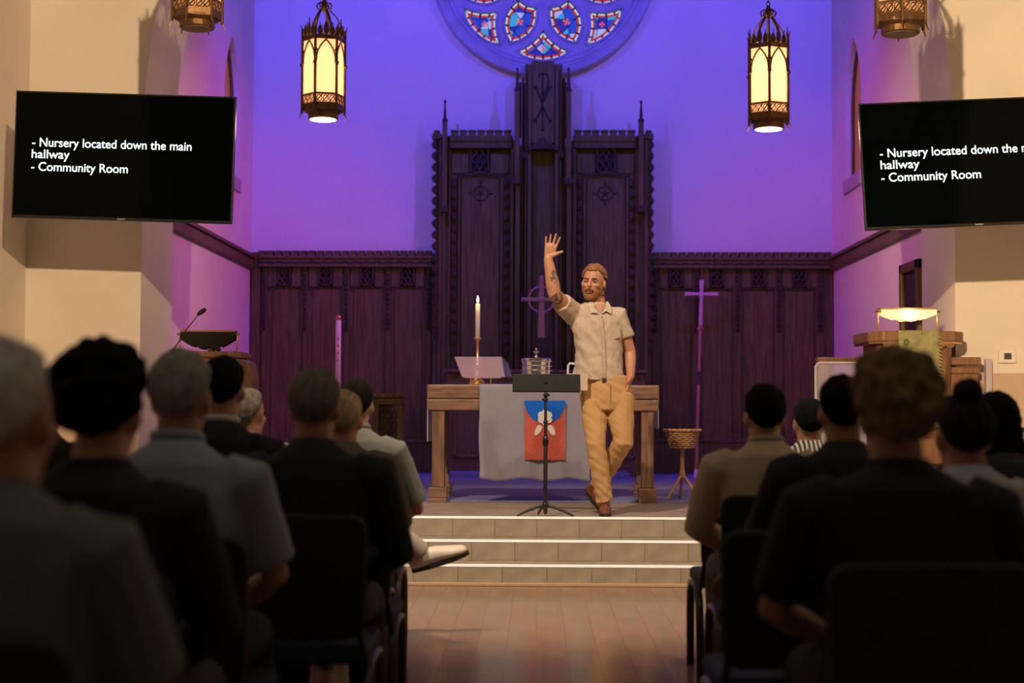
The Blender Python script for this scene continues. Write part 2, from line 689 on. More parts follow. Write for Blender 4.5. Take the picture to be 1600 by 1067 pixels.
# centre roundel
circ = [(44 * math.cos(a), 44 * math.sin(a)) for a in [2 * PI * i / 24 for i in range(24)]]
MB().prism(to_local(circ), .01, .03).build('pane', g_blue, rose)
# tracery plate with holes
bm = bmesh.new()


def loop(pts):
    vs = [bm.verts.new((x / SR, 0, -y / SR)) for x, y in pts]
    for i in range(len(vs)):
        bm.edges.new((vs[i - 1], vs[i]))


loop([(158 * math.cos(a), 158 * math.sin(a)) for a in [2 * PI * i / 64 for i in range(64)]])
for o_ in outlines:
    loop(o_)
loop(circ)
bmesh.ops.triangle_fill(bm, use_beauty=True, use_dissolve=False, edges=bm.edges, normal=(0, -1, 0))
bmesh.ops.recalc_face_normals(bm, faces=bm.faces)
me = bpy.data.meshes.new('tracery')
bm.to_mesh(me)
bm.free()
tr = link('tracery', me, stone, rose)
sd = tr.modifiers.new('solid', 'SOLIDIFY')
sd.thickness = .05
sd.offset = 0
# mouldings round every light, outer rings
m = MB()
for o_ in outlines:
    big = o_
    m.loft([(x / SR, -.028, -y / SR) for x, y in inset(big, -1.2)], [.017] * len(big), n=6, closed=True)
m.build('light_moulding', stone, rose, smooth=True)
m = MB()
for R_, y_, r_ in ((157, -.03, .03), (163, -.05, .025), (150.5, -.02, .012)):
    m.loft([(R_ / SR * math.cos(a), y_, R_ / SR * math.sin(a)) for a in [2 * PI * i / 64 for i in range(64)]], [r_] * 64, n=8, closed=True)
m.build('inner_ring', stone, rose, smooth=True)
n = 72
vs, fs = [], []
prof = [(159, .02), (159, -.03), (166, -.075), (175, -.085), (178, -.06), (178, .02)]
for i in range(n):
    a = 2 * PI * i / n
    for R_, y_ in prof:
        vs.append((R_ / SR * math.cos(a), y_, R_ / SR * math.sin(a)))
q = len(prof)
for i in range(n):
    for j in range(q):
        fs.append((i * q + j, ((i + 1) % n) * q + j, ((i + 1) % n) * q + (j + 1) % q, i * q + (j + 1) % q))
MB().add(vs, fs).build('stone_surround', stone, rose)

# ================================================================== PANELLING
YW = 18.40      # wainscot face
half_leaf = None


def pbox(mb, x0, x1, y0, y1, Y, d, back=YB):      # px rectangle on plane Y with thickness d behind
    a, b = P(x0, y1, Y), P(x1, y0, Y)
    return mb.box(a.x, b.x, Y, Y + d, a.z, b.z)


def leaf_mesh(sz, flip=1):
    m = MB()
    n = 7
    pts = [(0, -sz * .5)] + [(flip * sz * .62 * math.sin(PI * i / n), -sz * .5 * math.cos(PI * i / n)) for i in range(1, n)] + [(0, sz * .5)]
    if flip < 0:
        pts = pts[::-1]
    m.prism(pts, 0, .05)
    pts2 = [(x * .55 + flip * sz * .08, z * .55) for x, z in pts]
    m.prism(pts2, -.018, 0)
    me = m.mesh('carved_leaf')
    me.materials.append(carvewood)
    return me


lfL, lfR = leaf_mesh(.118, -1), leaf_mesh(.118, 1)


def leaves(parent, px, y0, y1, Y, flip, step=17.6):
    y = y0
    while y < y1:
        p = P(px, y, Y)
        o = bpy.data.objects.new('carved_leaf', lfR if flip > 0 else lfL)
        COL.objects.link(o)
        o.parent = parent
        o.location = p - Vector(parent.location)
        y += step


def tracery_sq(parent, cx_, cy_, w_, h_, Y):
    a, b = P(cx_ - w_ / 2, cy_ + h_ / 2, Y), P(cx_ + w_ / 2, cy_ - h_ / 2, Y)
    L = Vector(parent.location)
    m = MB()
    t = .018
    for x0, x1, z0, z1 in ((a.x, b.x, a.z, a.z + t), (a.x, b.x, b.z - t, b.z), (a.x, a.x + t, a.z, b.z), (b.x - t, b.x, a.z, b.z)):
        m.box(x0, x1, Y - .025, Y + .01, z0, z1)
    c = (a + b) / 2
    W_, H_ = (b.x - a.x) / 2, (b.z - a.z) / 2
    for sx in (-1, 1):
        for sz in (-1, 1):
            arc = [(c.x + sx * W_ * (1 - u) ** 1.6 * .95, Y - .008, c.z + sz * H_ * (u ** 1.0) * .95) for u in [i / 6 for i in range(7)]]
            m.loft(arc, [.011] * 7, n=5, up=(0, 1, 0))
            arc = [(c.x + sx * W_ * u * .95, Y - .008, c.z + sz * H_ * (1 - (1 - u) ** 1.5) * .95) for u in [i / 5 for i in range(6)]]
            m.loft(arc, [.009] * 6, n=5, up=(0, 1, 0))
    m.v = [v - L for v in m.v]
    m.build('tracery_square', carvewood, parent)
    MB().box(a.x - L.x, b.x - L.x, Y + .012 - L.y, Y + .03 - L.y, a.z - L.z, b.z - L.z).build('tracery_ground', mat('recess_wood', (.022, .012, .01), .7), parent)


def local(mb, parent):
    L = Vector(parent.location)
    mb.v = [v - L for v in mb.v]
    return mb


def ogee(x0, x1, y, Y, drop=5.5, thick=2.6):
    """moulding: flat shoulders rising to a low ogee in the middle (px)"""
    xs = [x0 + (x1 - x0) * i / 16 for i in range(17)]
    pts = []
    for i, x in enumerate(xs):
        u = abs(i - 8) / 8
        yy = y + (0 if u > .55 else -drop * (1 - u / .55) ** 1.4) + (1.2 if .5 < u < .75 else 0)
        pts.append(P(x, yy, Y))
    return MB().loft(pts, [thick / 2 / (F / Y)] * 17, n=6, up=(0, 1, 0))


def scallop_line(x0, x1, y, Y, step=17, amp=2.6):
    pts = []
    n = max(2, int((x1 - x0) / 3))
    for i in range(n + 1):
        x = x0 + (x1 - x0) * i / n
        pts.append(P(x, y - amp * abs(math.cos(PI * (x - x0) / step)), Y))
    return MB().loft(pts, [.009] * (n + 1), n=5, up=(0, 1, 0))


def merlons(parent, x0, x1, ytop, ybot, Y, n, frac=.76, dy=0):
    st = (x1 - x0) / n
    a, b = P(0, ybot, Y), P(st * frac, ytop, Y)
    w_, h_ = b.x - a.x, b.z - a.z
    me = MB().box(0, w_, 0, .09, 0, h_ * .72).box(-.006, w_ + .006, -.012, .1, h_ * .72, h_).mesh('merlon')
    me.materials.append(darkwood)
    for i in range(n):
        o = bpy.data.objects.new('merlon', me)
        COL.objects.link(o)
        o.parent = parent
        o.location = P(x0 + st * (i + .12), ybot + dy * i / n, Y) - Vector(parent.location)


def wainscot(name, label, xa, xb, stiles, panels, lab_y, inner_left):
    t = thing(name, label, 'wall panelling', ((PX(xa, YW) + PX(xb, YW)) / 2, YW, ZP))
    B = lambda mb, nm, mt, **k_: local(mb, t).build(nm, mt, t, **k_)
    yb = 742 + lab_y
    m = MB()
    pbox(m, xa, xb, 400 + lab_y, yb, YW + .03, YB - YW - .05)
    B(m, 'back_board', darkwood)
    m = MB()
    pbox(m, xa, xb, 400 + lab_y, 415.5 + lab_y, YW - .03, .1)
    B(m, 'cornice', darkwood, bev=.012)
    m = MB()
    pbox(m, xa, xb, 412.5 + lab_y, 416.5 + lab_y, YW - .05, .1)
    pbox(m, xa, xb, 400.5 + lab_y, 403 + lab_y, YW - .05, .1)
    B(m, 'cornice_moulding', darkwood, bev=.006)
    B(scallop_line(xa, xb, 411 + lab_y, YW - .04), 'scallop_moulding', carvewood)
    merlons(t, xa, xb, 391.5 + lab_y, 400 + lab_y, YW - .02, 21, .72)
    for sx in stiles:
        m = MB()
        pbox(m, sx - 5, sx + 5, 416 + lab_y, yb, YW, .05)
        B(m, 'stile', darkwood, bev=.006)
        m = MB()
        a, b = P(sx - 3.2, 516 + lab_y, YW), P(sx + 3.2, 417 + lab_y, YW)
        m.box(a.x, b.x, YW - .018, YW, a.z, b.z)
        nb = 13
        for i in range(nb):
            z = a.z + (b.z - a.z) * (i + .5) / nb
            m.ell(((a.x + b.x) / 2, YW - .02, z), (.019, .016, .022), n=6, m=4)
        B(m, 'carved_strip', carvewood)
    for (x0, x1) in panels:
        cx_ = (x0 + x1) / 2
        tracery_sq(t, cx_, 431.5 + lab_y, 21, 29, YW)
        for s in (-1, 1):
            m = MB()
            e0, e1 = sorted((cx_ + s * 11.5, cx_ + s * (x1 - x0) / 2))
            pbox(m, e0, e1, 417 + lab_y, 447 + lab_y, YW + .008, .03)
            B(m, 'spandrel', darkwood)
        B(ogee(x0, x1, 448 + lab_y, YW - .004), 'ogee_moulding', carvewood)
        m = MB()
        pbox(m, x0 + 3, x1 - 3, 452 + lab_y, 688, YW + .016, .02)
        B(m, 'panel', darkwood, bev=.008)
    m = MB()
    pbox(m, xa, xb, 690, yb, YW - .03, .1)
    pbox(m, xa, xb, 687, 691, YW - .045, .1)
    B(m, 'skirting', darkwood, bev=.008)
    return t


wl = wainscot('wainscot', 'dark oak carved wall panelling with battlement top behind the tall paschal candle', 403, 676,
              [412, 476, 541, 606, 669], [(419, 470), (483, 535), (548, 600), (612, 663)], 0, True)
m = MB()
pbox(m, 391, 407, 400, 597, YW - .01, .08)
local(m, wl).build('end_board', darkwood, wl, bev=.006)
m = MB()
pbox(m, 391, 404, 394, 400, YW - .01, .08)
local(m, wl).build('end_cap', darkwood, wl, bev=.006)
wainscot('wainscot', 'dark oak carved wall panelling with battlement top behind the wooden processional cross', 1020, 1301,
         [1024, 1088, 1152, 1217, 1281], [(1030, 1082), (1094, 1146), (1159, 1211), (1223, 1275)], 2.5, False)

# ------------------------------------------------------------------ reredos
YQ = 18.22
rr = thing('reredos', 'tall dark carved oak reredos with pinnacles under the rose window', 'reredos', (PX(848, YQ), YQ, ZP))


def RB(mb, nm, mt=darkwood, **k_):
    return local(mb, rr).build(nm, mt, rr, **k_)


def rbox(nm, x0, x1, y0, y1, dy=0, d=None, mt=darkwood, bev=.006):
    m = MB()
    pbox(m, x0, x1, y0, y1, YQ + dy, (YB - .002 - YQ - dy) if d is None else d)
    return RB(m, nm, mt, bev=bev)


def pinnacle(px, ytip, yspire, ybot, wpx=8, Yf=YQ - .06):
    a, b = P(px - wpx / 2, ybot, Yf), P(px + wpx / 2, yspire, Yf)
    w_ = b.x - a.x
    c = (a.x + b.x) / 2
    m = MB().box(a.x, b.x, Yf, Yf + w_ * 1.3, a.z, b.z)
    RB(m, 'pinnacle_shaft', darkwood, bev=.012)
    zt = PZ(ytip, Yf, px)
    m = MB()
    m.lathe([(w_ * .62, b.z), (w_ * .62, b.z + .03), (w_ * .34, b.z + .05), (.008, zt)], (c, Yf + w_ * .6, 0), n=8)
    h_ = zt - b.z
    for i in range(4):
        z = b.z + h_ * (.35 + .17 * i)
        r = w_ * (.40 - .07 * i)
        m.lathe([(r * .5, z - .018), (r, z), (r * .5, z + .018)], (c, Yf + w_ * .6, 0), n=8)
    m.ell((c, Yf + w_ * .6, zt), (.018, .018, .022), n=8, m=6)
    RB(m, 'crocketed_spire', carvewood)
    m = MB().box(a.x - .02, b.x + .02, Yf - .02, Yf + w_ * 1.3, a.z - .04, a.z + .05)
    RB(m, 'pinnacle_foot', carvewood, bev=.012)


for s in (-1, 1):
    X = lambda px: 848 + s * (848 - px)        # mirror helper written for the wing on the x<848 side
    if s == -1:
        X = lambda px: px
    else:
        X = lambda px: 1696.5 - px

    def xr(a, b):
        a, b = X(a), X(b)
        return (a, b) if a < b else (b, a)

    rbox('wing_board', *xr(678, 801), 212, 742, .09)
    rbox('wing_cornice', *xr(703, 801), 211, 231, .02, .12, bev=.012)
    m = MB()
    pbox(m, *xr(703, 801), 218, 220.5, YQ, .1)
    pbox(m, *xr(703, 801), 228.5, 231, YQ, .1)
    RB(m, 'cornice_moulding', darkwood, bev=.005)
    x0, x1 = xr(703, 800)
    RB(scallop_line(x0, x1, 236, YQ + .06, 14, 2), 'scallop_moulding', carvewood)
    merlons(rr, x0, x1, 203, 211.5, YQ + .03, 7)
    # outer carved edge
    rbox('edge_post', *xr(683, 690), 216, 742, .05, .12)
    rbox('edge_cap', *xr(675, 690), 208, 217, .03, .16, bev=.01)
    rbox('edge_cap', *xr(678, 687), 203, 208, .05, .12, bev=.01)
    leaves(rr, X(684), 226, 548, YQ + .06, -1 if s == -1 else 1)
    rbox('wing_stile', *xr(698.5, 704), 232, 742, .04, .1)
    rbox('wing_stile', *xr(796, 803), 232, 742, .02, .12)
    # upper panel with tracery square
    tracery_sq(rr, X(749.5), 249, 29, 42, YQ + .06)
    rbox('spandrel', *xr(706, 733), 240, 271, .075, .03)
    rbox('spandrel', *xr(766, 795), 240, 271, .075, .03)
    a, b = xr(713, 787)
    RB(ogee(a, b, 273, YQ + .04, 3, 4), 'ogee_moulding', carvewood)
    # flanking carved columns
    rbox('inner_frame', *xr(714, 719), 275, 600, .05, .06)
    rbox('inner_frame', *xr(781, 786), 275, 600, .05, .06)
    leaves(rr, X(713.5), 285, 550, YQ + .05, -1 if s == -1 else 1)
    leaves(rr, X(786.5), 285, 550, YQ + .05, 1 if s == -1 else -1)
    rbox('panel', *xr(720, 780), 277, 580, .07, .03)
    # roundel emblem
    c = P(X(751), 302, YQ + .065)
    m = MB()
    ring = [(c.x + .085 * math.cos(a), c.y, c.z + .085 * math.sin(a)) for a in [2 * PI * i / 20 for i in range(20)]]
    m.loft(ring, [.008] * 20, n=5, closed=True)
    for i in range(4):
        a = i * PI / 2
        m.ell((c.x + .125 * math.cos(a), c.y, c.z + .125 * math.sin(a)), (.02 if i % 2 == 0 else .012, .01, .012 if i % 2 == 0 else .03), n=8, m=5)
    for i in range(5):
        a = i * 2 * PI / 5 + .3 * s
        m.loft([(c.x, c.y, c.z), (c.x + .055 * math.cos(a), c.y, c.z + .055 * math.sin(a))], [.01, .006], n=5)
    RB(m, 'roundel_emblem', carvewood)
    pinnacle(X(694.5), 158, 190, 327, 8)
    # centre tower side: slim buttress with spire, then stepped mouldings
    pinnacle(X(808), 107, 142, 283, 8.5, YQ - .1)
    rbox('buttress', *xr(803.5, 812.5), 283, 742, -.05, .3)
    rbox('tower_moulding', *xr(813, 819), 122, 742, .02)
    rbox('tower_moulding', *xr(818, 824), 110, 742, -.03)
    rbox('tower_moulding', *xr(823, 830.5), 100, 600, -.08)
    rbox('moulding_foot', *xr(816, 825), 236, 247, -.06, .2, mt=carvewood)
    rbox('pierced_link', *xr(811, 815), 128, 215, .06, .05, mt=carvewood)
rbox('tower_back', 818, 879, 100, 742, .1)
rbox('chi_rho_panel', 830, 866.5, 95, 224, -.06, .1)
# chi-rho engraved symbol as slim dark inlay
m = MB()


def stroke(pts_px, r=.0085):
    m.loft([P(x, y, YQ - .064) for x, y in pts_px], [r] * len(pts_px), n=5, up=(0, 1, 0))


stroke([(848, 204), (848, 116)])
stroke([(848, 116), (852, 114), (856, 118), (857.5, 128), (855, 138), (849, 150)])
stroke([(842, 118), (845, 115), (848, 115)])
stroke([(836.5, 136), (848, 161)])
stroke([(859.5, 136), (848, 161)])
stroke([(848, 166), (836, 190)])
stroke([(848, 166), (860, 190)])
for a, b in (((834.5, 135), (839, 138)), ((857.5, 138), (861.5, 135)), ((834, 187), (838, 192)), ((858, 192), (862, 187)), ((846, 203), (850, 203))):
    stroke([a, b])
RB(m, 'chi_rho_inlay', mat('inlay_black', (.008, .006, .006), .7))
# ogee canopy over the centre panel
pp = [(824, 236), (828, 227), (838, 223), (844, 216), (848, 213), (852, 216), (858, 223), (868, 227), (872, 236), (864, 233), (848, 231), (832, 233)]
m = MB().prism([(P(x, y, YQ - .16).x, P(x, y, YQ - .16).z) for x, y in pp[::-1]], YQ - .16, YQ)
RB(m, 'canopy', carvewood)
rbox('panel', 831, 866, 236, 583, .03, .05)
rbox('panel_frame', 827, 831.5, 232, 583, -.01, .09)
rbox('panel_frame', 865.5, 870, 232, 583, -.01, .09)

# old altar / retable against the reredos
YT = 17.55
rt = thing('retable', 'dark oak panelled retable base standing against the carved reredos', 'altar base', (PX(852, YT), YT, ZP))
x0, x1 = PX(698, YT), PX(1008, YT)
zt = PZ(583, YT)
L = Vector(rt.location)


def TB(nm, a, b, y0, y1, z0, z1, mt=darkwood, bev=.008):
    return local(MB().box(a, b, y0, y1, z0, z1), rt).build(nm, mt, rt, bev=bev)


retw = mat('retable_oak', (.16, .10, .05), .5, var=.3, vscale=4, stretch=GRAIN)
TB('body', x0, x1, YT, YQ - .18, ZP + .1, zt, retw)
TB('ledge', x0 - .04, x1 + .04, YT - .05, YQ - .18, zt, zt + .04, retw)
TB('plinth', x0 - .02, x1 + .02, YT - .03, YQ - .18, ZP, ZP + .1, retw)
TB('predella_step', x0 + .05, x1 - .2, YT - .45, YT - .03, ZP, ZP + .07, carpet)
for i in range(5):
    a = x0 + .09 + i * (x1 - x0 - .1) / 5
    b = a + (x1 - x0 - .1) / 5 - .1
    z0_, z1_ = PZ(716, YT), PZ(632, YT)
    m = MB()
    t = .03
    for q in ((a, b, z0_, z0_ + t), (a, b, z1_ - t, z1_), (a, a + t, z0_, z1_), (b - t, b, z0_, z1_)):
        m.box(q[0], q[1], YT - .025, YT, q[2], q[3])
    local(m, rt).build('panel_frame', retw, rt, bev=.006)
    m = MB()
    for q in range(5):
        m.ell((a + t + (b - a - 2 * t) * (q + .5) / 5, YT - .004, z1_ - t), ((b - a - 2 * t) / 10, .012, .02), n=10, m=6)
    local(m, rt).build('scallop_moulding', retw, rt)

# ================================================================== ALTAR TABLE
TYF, TYB = 12.82, 13.6
ta = PX(668, TYF)
tb = PX(1030, TYF)
tz = PZ(601.5, TYF)
tbl = thing('altar_table', 'solid oak communion table with square legs on block feet', 'table', ((ta + tb) / 2, TYF, ZP))
H = tz - ZP
hw = (tb - ta) / 2
MB().box(-hw, hw, -.02, .80, H - .115, H).build('tabletop', midwood, tbl, bev=.012)
MB().box(-hw + .004, hw - .004, -.008, .788, H - .215, H - .118).build('apron', midwood, tbl, bev=.012)
for sx in (-1, 1):
    for yy in (.0, .66):
        x = sx * (hw - .095)
        lg = MB().box(x - .052, x + .052, yy + .01, yy + .114, .125, H - .213).build('leg', legwood, tbl, bev=.006)
        MB().box(x - .075, x + .075, yy - .013, yy + .137, .04, .125).build('block_foot', midwood, lg, bev=.006)
        MB().box(x - .072, x + .072, yy - .010, yy + .134, 0, .038).build('foot_pad', midwood, lg, bev=.004)

# fair linen over the ends
m = MB()
m.box(-hw + .12, hw + .008, .2, .7, H + .0005, H + .004)
m.box(-hw - .010, -hw + .12, .2, .7, H + .0005, H + .004)
m.box(-hw - .012, -hw - .006, .2, .7, H - .48, H + .004)
m.box(hw + .006, hw + .012, .2, .7, H - .36, H + .004)
fo = m.build('fair_linen', whitecloth, None)
fo.location = tbl.location
tag(fo, 'narrow white linen laid along the communion table, ends hanging down', 'table linen')


# grey frontal cloth
def frontal():
    xa, xb = PX(750, TYF) - tbl.location.x, PX(921, TYF) - tbl.location.x
    zb = PZ(750, TYF) - ZP
    nx, nz = 60, 30
    vs, fs = [], []
    for j in range(nz + 4):
        for i in range(nx + 1):
            u = i / nx
            x = xa + (xb - xa) * u
            if j < 4:
                vs.append((x, .5 - .5 * j / 3.2 if j < 3 else -.024, H + .0075))
                if j == 3:
                    vs[-1] = (x, -.022, H + .0065)
                continue
            v = (j - 3) / nz
            amp = .004 + .026 * v
            wv = math.sin(u * 19 + .6 * math.sin(3 * u)) * .6 + math.sin(u * 43 + 1) * .25 + .5 * math.sin(u * 7.3)
            edge = 1 + .8 * (abs(u - .5) * 2) ** 6
            z = H + .004 - (H - zb) * v + (.012 * math.sin(u * 15 + 2) * v ** 3)
            y = -.030 - .010 * v - amp * (wv + 1.2) * edge * .6
            vs.append((x + .008 * math.sin(9 * v) * (1 - u) * v, y, z))
    for j in range(nz + 3):
        for i in range(nx):
            a = j * (nx + 1) + i
            fs.append((a, a + 1, a + nx + 2, a + nx + 1))
    m = MB().add(vs, fs)
    t = thing('altar_frontal', 'grey cloth frontal with red, blue and white flower emblem on the table', 'altar cloth', tbl.location)
    o = m.build('cloth', greycloth, t, smooth=True)
    sd = o.modifiers.new('solid', 'SOLIDIFY')
    sd.thickness = .003

    def ex(px):
        return PX(px, TYF) - tbl.location.x

    def ez(py):
        return PZ(py, TYF) - ZP

    ye = -.078
    MB().box(ex(821), ex(883.5), ye, ye + .012, ez(718), ez(628)).build('red_field', redfelt, t)
    cx_, cz = ex(852), ez(626)
    rx_, rz_ = (ex(884) - ex(820)) / 2, ez(626) - ez(661)
    pts = [(cx_ + rx_ * math.cos(a), cz - rz_ * math.sin(a)) for a in [PI * i / 20 for i in range(21)]]
    MB().prism(pts[::-1], ye - .005, ye + .012).build('blue_half_disc', bluefelt, t)
    fx, fz = ex(852), ez(652)
    px_ = 1 / (F / TYF)
    for i in range(6):
        a = PI / 2 + i * PI / 3
        q = [(fx + 6.8 * px_ * math.cos(a) + 5.3 * px_ * math.cos(b), fz + 7.2 * px_ * math.sin(a) + 5.3 * px_ * math.sin(b)) for b in [2 * PI * k_ / 14 for k_ in range(14)]]
        MB().prism(q, ye - .010 - .0006 * i, ye).build('white_petal', whitefelt, t)
    MB().prism([(fx + 5 * px_ * math.cos(b), fz + 5 * px_ * math.sin(b)) for b in [2 * PI * k_ / 12 for k_ in range(12)]], ye - .011, ye).build('flower_centre', whitefelt, t)
    for s in (-1, 1):
        q = []
        for k_ in range(16):
            b = 2 * PI * k_ / 16
            lx, lz = 4.6 * math.cos(b), 9.0 * math.sin(b) * (1 - .25 * math.sin(b))
            al = s * .5
            q.append((fx + px_ * (s * 9.5 + lx * math.cos(al) - lz * math.sin(al)), fz + px_ * (-18 + lx * math.sin(al) + lz * math.cos(al))))
        MB().prism(q, ye - .009, ye).build('white_leaf', whitefelt, t)
    return t


frontal()

# ------------------------------------------------------------------ things on the table
TT = tz + .0045


def on_table(px, Y):
    return Vector((PX(px, Y), Y, TT + (.0065 if 749 < px < 925 else 0)))


# candlestick
def candlestick():
    b = on_table(746.5, 13.25)
    t = thing('candlestick', 'tall brass candlestick with a lit white candle on the table', 'candlestick', b)
    zc = PZ(528, 13.25) - TT
    MB().lathe([(.075, 0), (.078, .012), (.06, .022), (.062, .034), (.035, .05), (.028, .075), (.036, .085), (.022, .1), (.016, .135), (.03, .15), (.04, .17), (.03, .19), (.014, .21),
                (.011, zc - .06), (.013, zc - .03), (.03, zc - .012), (.034, zc), (.024, zc)], n=20).build('stem', brass, t, smooth=True)
    z1 = PZ(475, 13.25) - TT
    c = MB().lathe([(.0215, zc - .005), (.0205, z1 - .006), (.016, z1)], n=16).build('candle', candlem, t, smooth=True)
    MB().loft([(0, 0, z1), (.001, 0, z1 + .014)], [.0015, .0015], n=5).build('wick', blackmetal, c)
    MB().lathe([(.004, z1 + .008), (.011, z1 + .022), (.012, z1 + .034), (.006, z1 + .055), (.001, z1 + .072)], n=12).build('flame', flamem, c, smooth=True)
    point('candle_flame_light', b + Vector((0, -.03, z1 + .05)), (1, .55, .2), 1.2, .02)


candlestick()


# clear book stand
def bookstand():
    Yb = 13.0
    t = thing('book_stand', 'clear acrylic book stand tilted back on the communion table', 'book stand', on_table(752, Yb))
    o = Vector(t.location)
    q = [P(710, 557.5, Yb + .10), P(783, 557.5, Yb + .10), P(788, 589, Yb), P(722, 589, Yb)]
    acr = mat('acrylic_lilac', (.6, .42, .58), .18, alpha=.42, spec=.6)
    vs = [v - o for v in q] + [v - o + Vector((0, .008, .002)) for v in q]
    MB().add(vs, [(0, 1, 2, 3), (7, 6, 5, 4), (0, 4, 5, 1), (1, 5, 6, 2), (2, 6, 7, 3), (3, 7, 4, 0)]).build('plate', acr, t)
    q2 = [q[1], q[1] + Vector((.05, .16, -.05)), q[2] + Vector((.06, .22, 0)), q[2]]
    vs = [v - o for v in q2] + [v - o + Vector((.006, 0, 0)) for v in q2]
    MB().add(vs, [(0, 1, 2, 3), (7, 6, 5, 4), (0, 4, 5, 1), (1, 5, 6, 2), (2, 6, 7, 3), (3, 7, 4, 0)]).build('side_plate', mat('acrylic_blue', (.2, .22, .45), .2, alpha=.7), t)
    a = q[3] - o
    MB().box(a.x + .02, a.x + .33, -.012, .0, a.z - .01, a.z + .004).build('lip', acr, t)
    for px_ in (736, 767):
        x = PX(px_, Yb) - o.x
        MB().loft([(x, .05, 0), (x, .03, .06), (x - .004, .015, .085)], [.006, .006, .004], n=6).build('foot', brass, t)


bookstand()


# stacked communion trays
def trays():
    b = on_table(838, 13.2)
    t = thing('communion_tray_stack', 'stack of round silver communion trays with cross-topped lid', 'tray stack', b)
    R_ = 25 / (F / 13.2)
    hh = .04
    z = 0
    for i in range(5):
        MB().lathe([(R_ * .86, z), (R_ * .9, z + .004), (R_ * .9, z + hh - .008), (R_ * 1.05, z + hh - .006), (R_ * 1.06, z + hh - .002), (R_ * .92, z + hh)], n=36).build('tray', chrome, t, smooth=False)
        z += hh
    MB().lathe([(R_ * .95, z), (R_ * .96, z + .012), (R_ * .9, z + .022), (R_ * .5, z + .03), (R_ * .12, z + .034), (R_ * .1, z + .045)], n=36).build('lid', chrome, t)
    z += .045
    m = MB().box(-.006, .006, -.005, .005, z - .005, z + .062).box(-.024, .024, -.005, .005, z + .028, z + .041)
    m.ell((0, 0, z + .062), (.009, .007, .009), n=8, m=6)
    m.build('cross_finial', chrome, t, bev=.002)


trays()


def pitcher():
    b = on_table(906, 13.3)
    t = thing('pitcher', 'white glazed pitcher with square handle on the table beside the trays', 'pitcher', b)
    wm = mat('white_ceramic', (.82, .8, .84), .15)
    MB().lathe([(.05, 0), (.058, .01), (.066, .06), (.055, .13), (.04, .17), (.047, .2), (.042, .2), (.035, .17)], n=20).build('body', wm, t, smooth=True)
    MB().loft([(-.055, 0, .05), (-.098, 0, .055), (-.104, 0, .10), (-.10, 0, .165), (-.085, 0, .185), (-.04, 0, .18)], [.010] * 6, n=8).build('handle', wm, t, smooth=True)


pitcher()

# celtic cross on the retable
YC = 17.8
zc0 = zt + .041
c = P(846, 468, YC)
cr = thing('celtic_cross', 'ringed standing altar cross on the retable ledge', 'cross', (c.x, YC, zc0))
crm = mat('cross_brass', (.52, .27, .22), .38, metal=.55)
u = 1 / (F / YC)
zc_ = c.z - zc0
m = MB()


def flare(ax, l0, w0, l1, w1):
    if ax == 'z':
        m.prism([(-w0, l0), (w0, l0), (w1, l1), (-w1, l1)] if l1 > l0 else [(-w1, l1), (w1, l1), (w0, l0), (-w0, l0)], -.02, .02)
    else:
        m.prism([(l0, -w0), (l1, -w1), (l1, w1), (l0, w0)] if l1 > l0 else [(l1, -w1), (l0, -w0), (l0, w0), (l1, w1)], -.02, .02)


m.v = []
flare('z', 0, 4.2 * u, 33 * u, 3 * u)
flare('z', 0, 3.6 * u, -62 * u, 5.6 * u)
flare('x', 0, 3.6 * u, 27 * u, 2.6 * u)
flare('x', 0, 3.6 * u, -27 * u, 2.6 * u)
m.v = [v + Vector((0, 0, zc_)) for v in m.v]
m.build('shaft_and_arms', crm, cr, bev=.006)
m = MB()
m.loft([(20 * u * math.cos(a), 0, zc_ + 20 * u * math.sin(a)) for a in [2 * PI * i / 32 for i in range(32)]], [(.014, 2 * u)] * 32, n=8, closed=True)
m.build('ring', crm, cr, smooth=True)
m = MB().ell((0, -.02, zc_), (4.5 * u, .015, 4.5 * u), n=14, m=8)
for a, b in ((0, 34), (28.5, 0), (-28.5, 0)):
    m.ell((a * u, 0, zc_ + b * u), (.03, .02, .03), n=8, m=6)
m.build('boss_and_tips', crm, cr, smooth=True)
zb_ = zc_ - 61 * u
MB().box(-.07, .07, -.06, .06, zb_ - .06, zb_ + .01).box(-.1, .1, -.09, .09, zb_ - .2, zb_ - .06).box(-.14, .14, -.12, .12, 0, zb_ - .2).build('stepped_base', carvewood, cr, bev=.008)

# paschal candle on a stand
YPc = 16.2
b = P(528, 600, YPc)
pc = thing('paschal_candle', 'tall white paschal candle on a wooden stand before the panelling', 'candle', (b.x, YPc, ZP + .012))
o = Vector(pc.location)
z0_, z1_ = P(528, 640, YPc).z - o.z, P(528, 500, YPc).z - o.z
MB().lathe([(.2, 0), (.2, .03), (.09, .06), (.035, .1), (.03, z0_ - .1), (.06, z0_ - .05), (.07, z0_), (.035, z0_)], n=16).build('stand', legwood, pc, smooth=False)
ca = MB().lathe([(.029, z0_), (.028, z1_), (.02, z1_ + .004)], n=18).build('candle', candlem, pc, smooth=True)
MB().lathe([(.0285, z1_), (.0255, z1_ + .045), (.012, z1_ + .05), (.004, z1_ + .055)], n=14).build('brass_follower', mat('follower_copper', (.75, .35, .16), .3, metal=.8), ca, smooth=True)
m = MB()
for i, z in enumerate((.62, .70, .78, .86)):
    zz = z0_ + (z1_ - z0_) * (z - .06)
    m.box(-.014 + .004 * (i % 2), .012, -.0315, -.026, zz - .014, zz - .008)
    m.box(-.003, .003, -.0315, -.026, zz - .022, zz + .012)
m.build('painted_marks', mat('mark_red', (.35, .08, .12), .6), ca)

